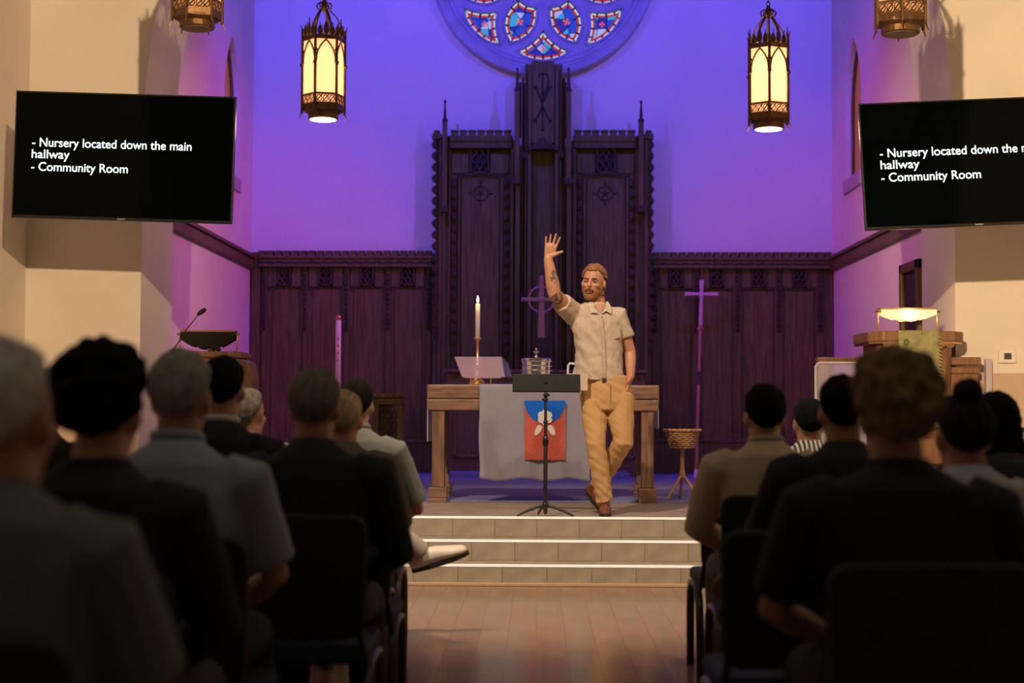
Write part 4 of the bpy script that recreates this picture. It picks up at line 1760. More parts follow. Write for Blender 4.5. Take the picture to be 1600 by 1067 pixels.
    point('lantern_bulb', p + Vector((0, 0, z0 + .42 * k_)), (1, .88, .84), pw_, .03)
    point('lantern_bulb', p + Vector((0, 0, z0 + .17 * k_)), (1, .88, .84), pw_ * .8, .03)


lantern(505, 67, 187, 13.4, True, 'lit hexagonal bronze lantern with amber glass hanging over the lectern side of the altar', .26)
lantern(1201, 68, 202, 13.2, True, 'lit hexagonal bronze lantern with amber glass hanging over the pulpit side of the altar', .42)
lantern(308, 78, 45, 10.5, False, 'dim hexagonal bronze lantern with pierced base band above the television by the lectern', .3)
lantern(1407, 84, 54, 10.3, False, 'dim hexagonal bronze lantern with pierced base band above the television by the pulpit', .36)


# ================================================================== CHAIRS
def make_chair():
    t = thing('chair', 'x', 'chair')
    m = MB()
    n = 8
    pts = []
    for (cx_, cy_, a0) in ((.17, .19, 0), (-.17, .19, PI / 2), (-.17, -.17, PI), (.17, -.17, 1.5 * PI)):
        for i in range(5):
            a = a0 + PI / 2 * i / 4
            pts.append((cx_ + .06 * math.cos(a), cy_ + .06 * math.sin(a)))
    m.prismz(pts, .405, .465)
    m.build('seat', chairblue, t, bev=.02, seg=3)
    m = MB()
    pts = []
    for (cx_, cz_, a0) in ((.18, .83, 0), (-.18, .83, PI / 2), (-.17, .54, PI), (.17, .54, 1.5 * PI)):
        for i in range(5):
            a = a0 + PI / 2 * i / 4
            pts.append((cx_ + .05 * math.cos(a), cz_ + .05 * math.sin(a)))
    m.prism(pts, -.245, -.205)
    m.v = [Vector((v.x, v.y - (v.z - .5) * .12, v.z)) for v in m.v]
    m.build('backrest', chairblack, t, bev=.015, seg=3)
    for s in (-1, 1):
        x = s * .225
        arch = [(x, .2, 0), (x, .205, .25), (x, .19, .35), (x, .13, .40), (x, 0, .41), (x, -.13, .40), (x, -.2, .34), (x, -.225, .24), (x, -.26, 0)]
        fr = MB().loft(arch, [(.013, .019)] * 9, n=8, round_ends=False, up=(1, 0, 0)).build('side_frame', chairframe, t, smooth=True)
        MB().loft([(x * .98, -.19, .40), (x * .9, -.222, .52), (x * .86, -.235, .60)], [.012] * 3, n=8).build('back_upright', chairframe, t, smooth=True)
    MB().box(-.22, .22, -.02, .02, .385, .405).build('seat_rail', chairframe, t)
    return t


chair0 = make_chair()
chair_used = [False]


def copy_tree(o, parent=None):
    c = o.copy()
    COL.objects.link(c)
    if parent:
        c.parent = parent
    for ch in list(o.children):
        copy_tree(ch, c)
    return c


def chair(x, y, label, rz=0):
    if not chair_used[0]:
        c = chair0
        chair_used[0] = True
    else:
        c = copy_tree(chair0)
    c.location = (x, y, 0)
    c.rotation_euler = (0, 0, rz)
    c['label'] = label
    c['group'] = 'chairs in the nave rows'
    return c


# ================================================================== PEOPLE
def hand(mb, wrist, d, nrm, side, scale=1.0, curl=.35, spread=.1, fr=1.0):
    """d: direction of the fingers, nrm: palm normal, side: direction of thumb"""
    d = Vector(d).normalized()
    nrm = Vector(nrm).normalized()
    sd_ = d.cross(nrm).normalized()
    if sd_.dot(Vector(side)) < 0:
        sd_ = -sd_
    s = scale
    w_ = Vector(wrist)
    # palm
    mb.loft([w_ - d * .01 * s, w_ + d * .03 * s, w_ + d * .065 * s, w_ + d * .092 * s], [(.024 * s, .019 * s), (.035 * s, .017 * s), (.041 * s, .015 * s), (.038 * s, .012 * s)], n=12, up=nrm)
    for i, (off, ln, r) in enumerate(((.034, .068, .0088), (.0115, .078, .0092), (-.0115, .073, .0088), (-.034, .056, .0080))):
        b = w_ + d * (.088 - .004 * abs(i - 1)) * s + sd_ * off * s
        dd = (d + sd_ * (spread * (1.5 - i) / 1.5)).normalized()
        pts = [b - d * .015 * s]
        cur = b
        an = 0
        for q in range(3):
            an += curl * (.5 + .5 * q)
            st = dd * math.cos(an) + nrm * math.sin(an)
            pts.append(cur)
            cur = cur + st * ln * 1.12 * s * (.44, .32, .24)[q]
        pts.append(cur)
        r *= fr
        mb.loft(pts, [r * s * 1.05, r * s * 1.05, r * s, r * s * .92, r * s * .8], n=8, up=nrm)
    tb = w_ + d * .022 * s + sd_ * .024 * s + nrm * .006 * s
    t1 = tb + (d * .62 + sd_ * .78).normalized() * .042 * s
    t2 = t1 + (d * .5 + sd_ * .85 + nrm * .12).normalized() * .034 * s
    mb.loft([tb - sd_ * .012 * s, tb, t1, t2], [.016 * s, .0165 * s, .0128 * s, .0105 * s], n=8, up=nrm)


def head_geo(mb, M, s=1.0, ears=True):
    """M: 4x4; head frame looks along -Y"""
    h = MB()
    h.ell((0, .012, .025), (.076, .097, .098))
    h.ell((0, -.022, -.035), (.064, .074, .085))
    h.ell((0, -.045, -.088), (.045, .045, .04))
    h.ell((0, -.078, -.108), (.022, .018, .018))            # chin
    h.ell((0, -.082, .022), (.05, .018, .014))              # brow
    h.loft([(0, -.090, .012), (0, -.104, -.012), (0, -.116, -.034)], [(.009, .008), (.011, .010), (.0155, .012)], n=8)   # nose
    h.ell((0, -.096, -.060), (.024, .012, .012))            # muzzle
    h.ell((0, -.094, -.078), (.020, .010, .008))
    for sx in (-1, 1):
        h.ell((sx * .043, -.070, -.028), (.022, .022, .018))  # cheekbone
        if ears:
            h.ell((sx * .078, .012, -.012), (.009, .020, .032), Matrix.Rotation(sx * .3, 3, 'Z'))
    M3 = M @ Matrix.Scale(s, 4)
    mb.add([M3 @ v for v in h.v], h.f)


def shell(M, s, c, r, keep, thick, n=48, m_=30, noise_amp=.004, nscale=30, seed=0, base=0.0):
    """hair / beard shell on an ellipsoid in head frame; keep(dir)->0..1 coverage thickness"""
    vs, idx, fs = [], {}, []
    M3 = M @ Matrix.Scale(s, 4)
    grid = {}
    for k_ in range(m_ + 1):
        ph = PI * k_ / m_
        for i in range(n):
            a = 2 * PI * i / n
            d = Vector((math.sin(ph) * math.cos(a), math.sin(ph) * math.sin(a), math.cos(ph)))
            kp = keep(d)
            grid[k_, i] = (d, kp)
    for k_ in range(m_):
        for i in range(n):
            j = (i + 1) % n
            cor = [(k_, i), (k_ + 1, i), (k_ + 1, j), (k_, j)]
            if sum(grid[q][1] > 0 for q in cor) < 3:
                continue
            f = []
            for q in cor:
                if q not in idx:
                    d, kp = grid[q]
                    p = Vector((d.x * r[0], d.y * r[1], d.z * r[2])) + Vector(c)
                    nz = noise.noise(p * nscale + Vector((seed, 0, 0))) * noise_amp
                    p2 = p + d * (base + thick * max(0, min(1, kp)) + nz)
                    idx[q] = len(vs)
                    vs.append(M3 @ p2)
                f.append(idx[q])
            fs.append(tuple(f))
    me = MB().add(vs, fs).mesh('hair')
    bm = bmesh.new()
    bm.from_mesh(me)
    bmesh.ops.remove_doubles(bm, verts=bm.verts, dist=.0004)
    bmesh.ops.recalc_face_normals(bm, faces=bm.faces)
    bm.to_mesh(me)
    bm.free()
    return me


def patch(name, src, Mi, cond, thick, mt, parent, namp=.003, nsc=60):
    """a layer lifted off the body surface where cond(head-frame point) > 0"""
    cv = []
    for v in src.vertices:
        c_ = cond(Mi @ v.co)
        cv.append(c_)
    idx, vs, fs = {}, [], []
    for p in src.polygons:
        if sum(cv[i] > 0 for i in p.vertices) < 3:
            continue
        f = []
        for i in p.vertices:
            if i not in idx:
                v = src.vertices[i]
                k_ = max(0, cv[i])
                idx[i] = len(vs)
                vs.append(v.co + v.normal * (.0015 + thick * k_ ** .5 + namp * k_ * noise.noise(v.co * nsc)))
            f.append(idx[i])
        fs.append(tuple(f))
    me = MB().add(vs, fs).mesh(name)
    o = link(name, me, mt, parent, smooth=True)
    so = o.modifiers.new('solid', 'SOLIDIFY')
    so.thickness = .006
    so.offset = -1
    return o


def hair_keep(style):
    def k_(d):
        front = -d.y
        if style == 'bald':
            lim = .45
            if d.z > .55:
                return 0
            low = -.62 if front < -.2 else -.25
            return 1 if (front < .25 and d.z > low) else 0
        # hairline: high at front, ear height at the side, nape at back
        if front > .35:
            low = .52
        elif front > -.15:
            low = .52 - (.35 - front) * .9
        else:
            low = .07 - (-.15 - front) * 1.45
        if style == 'long':
            low = low if front > .2 else -1
        return min(1, .05 + (d.z - low) * 3) if d.z > low else 0
    return k_


def fold(seed, amp, sx=10, sz=5):
    def f(co, nn):
        v = noise.noise(Vector((co.x * sx + seed, co.y * sx, co.z * sz + .4 * co.x * sx)))
        v2 = noise.noise(Vector((co.x * sx * 2.3 + seed, co.y * sx * 2.3, co.z * sz * 2.6 - co.x * sx)))
        return amp * (v + .5 * v2)
    return f


def seated(x, y, ztop, label, hair_col, shirt_col, style='short', sleeves='short', trousers_col=(.02, .022, .03),
           skin_m=None, yawh=0, lean=0, hs=1.0, big_hair=0, collar=None, sh=1.0, shoes=(.03, .02, .015), arm_r=None, rz=0, nm='a', voxel=.011,
           cross_leg=False, tilt=0, hair_n=.006):
    """person seated facing +Y (toward the platform)"""
    t = thing('person', label, 'person', (x, y, 0), rz, 'seated congregation')
    k_ = (ztop - .024 - big_hair * 1.7 - .45) / .905
    skin_m = skin_m or skin

    def Z(z):
        return .45 + (z - .45) * k_

    pel = Vector((0, 0, Z(.55)))
    wai = Vector((lean * .3, -.015, Z(.74)))
    che = Vector((lean * .7, -.03, Z(.93)))
    nek = Vector((lean, -.015, Z(1.085)))
    hc = Vector((lean * 1.15, .035, Z(1.238)))
    shx = .178 * sh
    SR_, SL_ = che + Vector((shx, .0, .085 * k_)), che + Vector((-shx, .0, .085 * k_))
    M = Matrix.Translation(hc) @ Matrix.Rotation(PI + yawh, 4, 'Z') @ Matrix.Rotation(tilt, 4, 'X')
    body = MB()
    head_geo(body, M, hs)
    body.loft([nek - Vector((0, .005, .05)), hc + Vector((0, -.015, -.06))], [.068, .062], n=12)
    body.loft([pel + Vector((0, 0, .03)), wai, che, che + Vector((0, 0, .09))], [(.165, .11), (.14, .10), (.15 * sh, .10), (.08 * sh, .06)], n=16, up=(0, -1, 0))
    hipR, hipL = Vector((.095, .02, .56)), Vector((-.095, .02, .56))
    kneeR, kneeL = Vector((.13, .45, .53)), Vector((-.13, .45, .53))
    ankR, ankL = Vector((.13, .45, .09)), Vector((-.13, .43, .09))
    toeR, toeL = Vector((.15, .62, .045)), Vector((-.15, .60, .045))
    if cross_leg:      # right leg lifted over the left knee, foot out to the aisle (+x)
        kneeR = Vector((.06, .47, .62))
        ankR = Vector((.30, .60, .43))
        toeR = Vector((.47, .64, .42))
    legs = [(hipR, kneeR, ankR, toeR), (hipL, kneeL, ankL, toeL)]
    arms = []
    for sgn, S_ in ((1, SR_), (-1, SL_)):
        el = S_ + Vector((sgn * .075, .07, -.265 * k_))
        wr = Vector((sgn * .10, .32, .63))
        if arm_r and sgn == arm_r[0]:
            el, wr = Vector(arm_r[1]), Vector(arm_r[2])
        arms.append((S_, el, wr, sgn))
        body.loft([S_, S_.lerp(el, .5), el, el.lerp(wr, .35), wr], [.05, .045, .04, .04, .027], n=10)
        hd = (wr - el).normalized()
        hand(body, wr, hd + Vector((0, .2, -.25)), (0, 0, -1) if abs(hd.z) < .8 else (0, 1, 0), (-sgn, 0, 0), 1, .4)
    for hp, kn, an, to in legs:
        body.loft([hp, kn], [.08, .055], n=10)
        body.loft([kn, kn.lerp(an, .35), an], [.055, .055, .038], n=10)
        body.loft([an, an.lerp(to, .6) - Vector((0, 0, .01)), to], [.036, .035, .025], n=10)
    link('body', remesh(body, voxel, 3), skin_m, t)
    # shirt
    cm = mat('cloth_' + nm, shirt_col, .9, var=.06, vscale=8, bump=.06, bscale=120)
    s_ = MB()
    s_.loft([pel + Vector((0, 0, -.02)), pel + Vector((0, 0, .06)), wai, che - Vector((0, 0, .05)), che + Vector((0, 0, .06)), che + Vector((0, 0, .115)), nek + Vector((0, 0, .004)), nek + Vector((0, .004, .03)), nek + Vector((0, .006, .048))],
            [(.185, .135), (.18, .13), (.172, .13), (.182 * sh, .138), (.19 * sh, .128), (.172 * sh, .115), (.115, .092), (.08, .078), (.068, .068)], n=20, up=(0, -1, 0), round_ends=False)
    for S_, el, wr, sgn in arms:
        if sleeves == 'short':
            e2 = S_.lerp(el, .86)
            s_.loft([S_ + Vector((-sgn * .05, 0, .005)), S_, S_.lerp(el, .5), e2], [.075, .078, .072, .072], n=12, round_ends=False)
        else:
            s_.loft([S_ + Vector((-sgn * .05, 0, .005)), S_, S_.lerp(el, .5), el, el.lerp(wr, .5), el.lerp(wr, .93)], [.078, .082, .072, .062, .054, .046], n=12, round_ends=False)
    link('jacket' if sleeves == 'suit' else 'shirt', remesh(s_, voxel * .9, 4, fold(x * 7 + y, .006)), cm, t)
    if collar:
        c_ = MB()
        ring = []
        for i in range(20):
            a = 2 * PI * i / 20
            ring.append(nek + Vector((.070 * math.cos(a), .004 + .070 * math.sin(a), .044 - .014 * math.sin(a))))
        c_.loft(ring, [(.006, .015)] * 20, n=6, closed=True, up=(0, 0, 1))
        c_.build('collar', mat('collar_' + nm, collar, .85), t, smooth=True)
    # trousers
    tm = mat('trousers_' + nm, trousers_col, .9)
    tr_ = MB()
    tr_.loft([pel + Vector((0, -.005, .08)), pel + Vector((0, .01, .035))], [(.175, .125), (.17, .125)], n=16, up=(0, -1, 0))
    for hp, kn, an, to in legs:
        tr_.loft([hp, hp.lerp(kn, .5), kn], [.095, .085, .07], n=12)
        tr_.loft([kn, kn.lerp(an, .5), kn.lerp(an, .93)], [.068, .066, .06], n=12, round_ends=False)
    link('trousers', remesh(tr_, voxel, 3, fold(x + y * 3, .004)), tm, t)
    sm = mat('shoe_' + nm, shoes, .45)
    for hp, kn, an, to in legs:
        d = (to - an)
        f = Vector((d.x, d.y, 0)).normalized()
        if cross_leg and an is ankR:
            f = Vector((.93, .20, .30)).normalized()
            upv = Vector((-.30, -.25, .9)).normalized()
            base = an - upv * .075
        else:
            upv = Vector((0, 0, 1))
            base = Vector((an.x, an.y, .0))
        shoe(t, base, f, upv, sm, 1.15 if cross_leg and an is ankR else 1.0)
    hm = mat('hair_' + nm, hair_col, .95, spec=.15, var=.35, vscale=60, stretch=(1, 1, .25))
    if big_hair:
        me = shell(M, hs, (0, .018, .03), (.078, .097, .098), hair_keep(style), .02 + big_hair, noise_amp=.019, nscale=38, seed=x * 9, n=96, m_=60)
    else:
        me = shell(M, hs, (0, .014, .025), (.077, .098, .099), hair_keep(style), .016, noise_amp=hair_n, nscale=55, seed=x * 9)
    ho = link('hair', me, hm, t, smooth=True)
    so = ho.modifiers.new('solid', 'SOLIDIFY')
    so.thickness = .018
    so.offset = -1
    if style == 'long':
        h = MB()
        q = [Vector((0, .05, .02)), Vector((0, .075, -.08)), Vector((0, .085, -.18)), Vector((0, .085, -.30))]
        h.loft([M @ v for v in q], [(.08, .055), (.095, .05), (.10, .045), (.075, .03)], n=16, up=tuple(M.to_3x3() @ Vector((0, -1, 0))))
        link('hair_length', remesh(h, .012, 3, fold(3, .008, 40, 4)), hm, ho)
    if style == 'bun':
        h = MB()
        h.ell(M @ Vector((0, .06, .135)), (.045, .045, .04))
        link('hair_bun', remesh(h, .008, 2, fold(5, .006, 50, 30)), hm, ho)
    return t


def shoe(parent, base, f, upv, sm, s=1.0, name='shoe', sole_m=None):
    """base: point under the ankle on the ground, f forward dir, upv up"""
    f = Vector(f).normalized()
    upv = (Vector(upv) - f * Vector(upv).dot(f)).normalized()
    sd_ = f.cross(upv)
    Mx_ = Matrix((sd_, f, upv)).transposed().to_4x4()
    Mx_.translation = Vector(base)
    m = MB()
    m.loft([(0, -.055, .045), (0, -.02, .05), (0, .05, .048), (0, .12, .038), (0, .175, .03)], [(.032, .038), (.036, .045), (.042, .042), (.046, .03), (.034, .022)], n=14, up=(0, 0, 1))
    m.loft([(0, -.02, .05), (0, -.025, .11)], [.040, .036], n=12, round_ends=False)
    m.v = [Mx_ @ (v * s) for v in m.v]
    o = link(name, remesh(m, .006, 3), sm, parent)
    so = MB()
    pts = []
    for i in range(28):
        a = 2 * PI * i / 28
        yy = .062 + .142 * math.sin(a)
        wx = (.042 + .006 * math.sin(a)) * math.cos(a)
        pts.append((wx, yy))
    so.prismz(pts, 0, .018)
    so.v = [Mx_ @ (v * s) for v in so.v]
    so.build('sole', sole_m or mat('shoe_sole_dark', (.02, .017, .015), .7), o)
    return o


def rowY(k_, side):
    return 2.5 + .86 * k_ if side < 0 else 2.8 + .88 * k_


BK = (.012, .012, .013)
# left block
seated((-8 - 840) / 960, 2.5, 1.325, 'white-haired person in olive shirt in the rearmost chair beside the aisle', (.50, .46, .40), (.115, .125, .095), sleeves='short', nm='olive', skin_m=skin_dark, sh=1.0, yawh=-.1, voxel=.009)
seated((155 - 840) / 714, 3.36, 1.372, 'person with bushy black hair and black jacket, seated one row ahead of the white-haired person', (.006, .006, .006), BK, big_hair=.022, sleeves='suit', nm='black1', sh=1.0)
seated((278 - 840) / 569, 4.22, 1.38, 'grey-haired man in pale blue-grey short-sleeved shirt with arm by the aisle', (.27, .25, .22), (.27, .30, .31), nm='paleblue', collar=(.30, .33, .34), skin_m=skin_dark, sh=1.08)
seated((62 - 840) / 404, 5.94, 1.36, 'dark-haired person in dark clothes far along a row near the side wall', (.008, .008, .008), BK, sleeves='long', nm='black2')
seated((346 - 840) / 404, 5.94, 1.425, 'dark-haired man in black suit with white shirt collar', (.01, .009, .008), BK, sleeves='suit', nm='suit1', collar=(.55, .55, .55))
seated((491 - 840) / 472, 5.08, 1.348, 'man with short grey hair in black suit jacket beside the aisle', (.16, .135, .11), BK, sleeves='suit', nm='suit2', sh=1.12, skin_m=skin_dark)
seated((388 - 840) / 296, 8.1, 1.31, 'short grey-haired person in olive top in the front row', (.16, .14, .11), (.16, .15, .10), sleeves='long', nm='olive2', skin_m=skin_dark, yawh=-.35)
seated((536 - 840) / 353, 6.8, 1.285, 'blond balding person leaning on one hand, partly hidden by the grey-haired man', (.5, .36, .22), (.14, .12, .10), style='short', sleeves='long', nm='blond', arm_r=(-1, (-.2, .18, .72), (-.08, .09, 1.08)))
seated((557 - 840) / 313, 7.66, 1.362, 'dark-haired man in grey-green short-sleeved shirt, leg crossed, white shoe over the aisle', (.01, .009, .008), (.25, .27, .235), nm='sage', collar=(.28, .30, .26), trousers_col=(.42, .36, .30), shoes=(.72, .64, .55), cross_leg=True, sh=1.06, arm_r=(1, (.30, .10, .70), (.16, .34, .66)))
# right block
seated((1195 - 840) / 380, 6.32, 1.318, 'dark-haired man in tan jacket beside the aisle', (.008, .008, .008), (.56, .43, .29), sleeves='suit', nm='tan', collar=(.44, .35, .25), sh=1.1, trousers_col=(.10, .09, .08), shoes=(.6, .5, .36))
seated((1316 - 840) / 441, 5.44, 1.338, 'person with short black hair in black shirt, forearm resting towards the aisle', (.006, .006, .006), BK, nm='black3', sh=1.15, arm_r=(-1, (-.29, .10, .72), (-.36, .33, .61)), skin_m=skin_dark)
seated((1399 - 840) / 652, 3.68, 1.372, 'person with curly light brown hair in a black shirt', (.17, .105, .05), (.008, .009, .009), big_hair=.024, nm='black4', sh=1.2, skin_m=skin_dark)
seated((1505 - 840) / 526, 4.56, 1.262, 'dark-haired person with hair in a bun and white top', (.02, .016, .013), (.42, .40, .41), style='bun', nm='white1', skin_m=skin_dark, hs=.97)
seated((1556 - 840) / 407, 5.9, 1.284, 'person with long straight dark hair and dark top', (.008, .007, .006), (.03, .028, .028), style='long', sleeves='long', nm='longhair', hs=.97)
stp = seated((1264 - 840) / 307.7, 7.8, 1.272, 'dark-haired person in black and white striped top in the front row', (.008, .008, .008), (.03, .03, .03), sleeves='long', nm='stripe', hs=.95)
# stripes on the striped top
stm = MATS['cloth_stripe']
nt = stm.node_tree
wv = nt.nodes.new('ShaderNodeTexWave')
wv.inputs['Scale'].default_value = 14
wv.bands_direction = 'X'
tcn = nt.nodes.new('ShaderNodeTexCoord')
nt.links.new(tcn.outputs['Object'], wv.inputs['Vector'])
rmp = nt.nodes.new('ShaderNodeValToRGB')
rmp.color_ramp.interpolation = 'CONSTANT'
rmp.color_ramp.elements[0].color = (.02, .02, .02, 1)
rmp.color_ramp.elements[1].color = (.65, .6, .52, 1)
rmp.color_ramp.elements[1].position = .55
nt.links.new(wv.outputs['Fac'], rmp.inputs[0])
nt.links.new(rmp.outputs[0], nt.nodes['Principled BSDF'].inputs['Base Color'])

# chairs: occupied and empty
chs = [(-.90, 2.5, 'dark chair under the white-haired person in the olive shirt'), (-.96, 3.36, 'dark chair under the bushy-haired person in the black jacket'),
       (-.97, 4.22, 'dark chair under the man in the pale blue-grey shirt'), (-.76, 5.08, 'dark chair under the grey-haired man in the black suit'),
       (-.76, 5.94, 'empty dark chair with blue seat on the aisle, behind the blond person'), (-1.26, 5.94, 'dark chair under the man with the white collar'),
       (-1.92, 5.94, 'dark chair under the dark-haired person near the side wall'),
       (-.88, 6.8, 'dark chair with blue seat under the blond person'), (-.90, 7.66, 'front-row dark chair under the man with the crossed leg'),
       (-1.53, 8.1, 'front-row dark chair under the person in the olive top'),
       (.96, 7.2, 'empty front-row chair with black back and blue seat beside the aisle'), (1.30, 7.8, None), (.95, 6.32, 'dark chair under the man in the tan jacket'),
       (1.08, 5.44, 'dark chair under the black-haired person resting a forearm'), (1.76, 5.9, 'dark chair under the person with long dark hair'),
       (1.27, 4.56, 'dark chair under the person with the bun'), (.74, 4.56, 'empty dark chair on the aisle ahead of the curly-haired person'),
       (.87, 3.68, 'dark chair under the person with curly hair')]
for x, y, lb in chs:
    if lb is None:
        x, lb = 1.43, 'front-row dark chair under the person in the striped top'
    chair(x, y - .0, lb)


# ================================================================== SPEAKER
def speaker():
    ox, oy = .45, 11.42
    t = thing('person', 'bearded man standing with raised arm, beige short-sleeved shirt and khaki trousers', 'person', (ox, oy, ZP))
    s = F / oy

    def X(px):
        return (px - 839.6) / s - ox

    def Zp(py):
        return ZC - (py - 638.2) / s - ZP

    def pt_(px, py, y=0.0):
        k_ = (oy + y) / oy
        return Vector(((px - 839.6) / s * k_ - ox, y, ZC - (py - 638.2) / s * k_ - ZP))

    hc = pt_(927, 441)
    M = Matrix.Translation(hc) @ Matrix.Rotation(-.30, 4, 'Z') @ Matrix.Rotation(.06, 4, 'Y') @ Matrix.Rotation(-.05, 4, 'X')
    hs = 1.06
    body = MB()
    head_geo(body, M, hs)
    nk = pt_(935, 484, .02)
    body.loft([nk - Vector((0, 0, .05)), nk, hc + Vector((.01, .012, -.05))], [.075, .064, .058], n=14)
    SRr = pt_(897, 491, 0)
    SLl = pt_(966, 493, .0)
    elr = pt_(866, 460, -.2)
    wrr = pt_(855.5, 403, -.21)
    ell_ = pt_(984.5, 549, .04)
    wrl = pt_(985, 588, -.02)
    pel = pt_(948, 612, 0)
    chest = pt_(932, 512, .0)
    body.loft([pel, pt_(938, 570), chest, pt_(932, 492)], [(.165, .11), (.145, .1), (.16, .11), (.14, .09)], n=16, up=(0, -1, 0))
    # raised right arm
    body.loft([SRr, SRr.lerp(elr, .5), elr], [.060, .056, .050], n=12)
    body.loft([elr, elr.lerp(wrr, .28), elr.lerp(wrr, .7), wrr], [.049, .052, .041, .033], n=12)
    hd = pt_(862, 374, -.22) - wrr
    hand(body, wrr, hd, (0, -1, 0), (1, 0, 0), 1.06, .07, .20, 1.0)
    # left arm, hand in pocket
    body.loft([SLl, SLl.lerp(ell_, .5), ell_], [.056, .05, .042], n=12)
    body.loft([ell_, ell_.lerp(wrl, .35), wrl], [.042, .042, .03], n=12)
    hand(body, wrl, pt_(979, 612, -.05) - wrl, (-1, 0, 0), (0, -1, 0), 1, .3)
    hipR, hipL = pt_(928, 622), pt_(966, 622)
    knR, knL = pt_(931, 693, -.09), pt_(974, 689, -.07)
    anR, anL = pt_(945, 783, -.02), pt_(931, 762, .24)
    body.loft([hipR, knR], [.085, .058], n=12)
    body.loft([knR, knR.lerp(anR, .35), anR], [.055, .055, .04], n=12)
    body.loft([hipL, knL], [.085, .058], n=12)
    body.loft([knL, knL.lerp(anL, .35), anL], [.055, .055, .04], n=12)
    sk = skin_tattoo(elr, wrr, SRr)
    body_o = link('body', remesh(body, .0052, 3), sk, t)
    # face details
    M3 = M @ Matrix.Scale(hs, 4)
    eyew = mat('eye_white', (.36, .26, .22), .4)
    iris = mat('eye_iris', (.06, .06, .07), .3)
    lidm = mat('eyelid', (.40, .20, .13), .6)
    for sx in (-1, 1):
        e = MB().ell((sx * .031, -.0845, -.004), (.011, .0085, .0045), n=12, m=8)
        e.v = [M3 @ v for v in e.v]
        eo = e.build('eye', eyew, t, smooth=True)
        e = MB().ell((sx * .031 - .002, -.0915, -.0045), (.0052, .0035, .0048), n=10, m=6)
        e.v = [M3 @ v for v in e.v]
        e.build('iris', iris, eo, smooth=True)
        e = MB().loft([(sx * .017, -.091, -.001), (sx * .031, -.0945, .0035), (sx * .046, -.086, -.001)], [.0035, .0042, .003], n=6)
        e.v = [M3 @ v for v in e.v]
        e.build('eyelid', lidm, eo, smooth=True)
        e = MB().loft([(sx * .014, -.099, .016), (sx * .03, -.0985, .022), (sx * .05, -.085, .016)], [(.003, .0045), (.0035, .0055), (.002, .003)], n=6)
        e.v = [M3 @ v for v in e.v]
        e.build('eyebrow', mat('brow_hair', (.30, .14, .06), .8), t, smooth=True)
        e = MB().ell((sx * .0075, -.1215, -.043), (.0032, .003, .0022), n=8, m=5)
        e.v = [M3 @ v for v in e.v]
        e.build('nostril', mat('dark_red', (.10, .03, .02), .7), t)
    e = MB().loft([(-.021, -.100, -.0705), (-.008, -.1085, -.0685), (.008, -.1085, -.0685), (.021, -.100, -.0705)], [(.003, .003), (.004, .0042), (.004, .0042), (.003, .003)], n=6)
    e.loft([(-.018, -.099, -.080), (0, -.107, -.082), (.018, -.099, -.080)], [.003, .0055, .003], n=6)
    e.v = [M3 @ v for v in e.v]
    lp = e.build('lips', mat('lip_pink', (.52, .22, .16), .5), t, smooth=True)
    e = MB().loft([(-.016, -.101, -.0752), (0, -.1065, -.0755), (.016, -.101, -.0752)], [.0018, .0026, .0018], n=6)
    e.v = [M3 @ v for v in e.v]
    e.build('mouth_gap', mat('mouth_dark', (.05, .015, .012), .8), lp, smooth=True)

    Mi = M3.inverted()

    def hair_c(p):
        x_, y_, z_ = p
        if p.length > .19:
            return 0
        if z_ < -.09:
            return 0
        ax = abs(x_)
        front = -y_
        if front > .055:
            low = .072 + (.018 if ax > .03 else 0)
        elif front > -.02:
            low = .085 - (.055 - front) * 1.1
        else:
            low = .0 - (-.02 - front) * 1.1
        if .067 < ax and z_ < .03 and -.018 < y_ < .040:
            return 0
        return min(1, (z_ - low) * 45) if z_ > low else 0

    hm = mat('hair_ginger', (.27, .125, .045), .6, var=.4, vscale=70, stretch=(1, 1, .3))
    patch('hair', body_o.data, Mi, hair_c, .016, hm, t, .009, 55)

    def beard_c(p):
        x_, y_, z_ = p
        ax = abs(x_)
        if p.length > .19 or y_ > .012 or z_ < -.14 or (ax > .066 and z_ > -.05):
            return 0
        if y_ > -.035 and z_ < -.09:
            return 0
        if ax < .019 and -.087 < z_ < -.067 and y_ < -.08:
            return 0
        if ax < .02 and z_ > -.06:
            return 0
        if y_ < -.095 and z_ > -.055:
            return 0
        lim = -.058 if y_ < -.05 else -.058 + (y_ + .05) * 1.3
        return min(1, (lim - z_) * 60) if z_ < lim else 0

    bm_ = mat('beard_ginger', (.30, .125, .045), .75, var=.35, vscale=90)
    patch('beard', body_o.data, Mi, beard_c, .011, bm_, t, .004, 90)
    e = MB().loft([(-.03, -.098, -.069), (-.014, -.111, -.059), (0, -.1135, -.0565), (.014, -.111, -.059), (.03, -.098, -.069)], [(.003, .004), (.004, .006), (.003, .005), (.004, .006), (.003, .004)], n=6)
    e.v = [M3 @ v for v in e.v]
    e.build('moustache', bm_, t, smooth=True)

    # shirt
    sh_ = MB()
    rows = [(936, 594, .186, .135), (936, 580, .186, .135), (935.5, 560, .176, .13), (934.5, 540, .176, .13), (933, 520, .184, .13), (932, 503, .19, .125), (932, 491, .178, .108), (933, 482, .135, .09), (934.5, 476, .085, .08), (935, 472, .072, .074)]
    sh_.loft([pt_(a, b, .0 if c_ > .11 else .012) for a, b, c_, d in rows], [(c_, d) for a, b, c_, d in rows], n=28, up=(0, -1, 0), round_ends=False)
    # sleeves
    e2 = SRr.lerp(elr, .62)
    sh_.loft([SRr + Vector((.07, 0, -.03)), SRr, SRr.lerp(elr, .3), e2], [.085, .084, .076, .072], n=16, round_ends=False)
    e3 = SLl.lerp(ell_, .60)
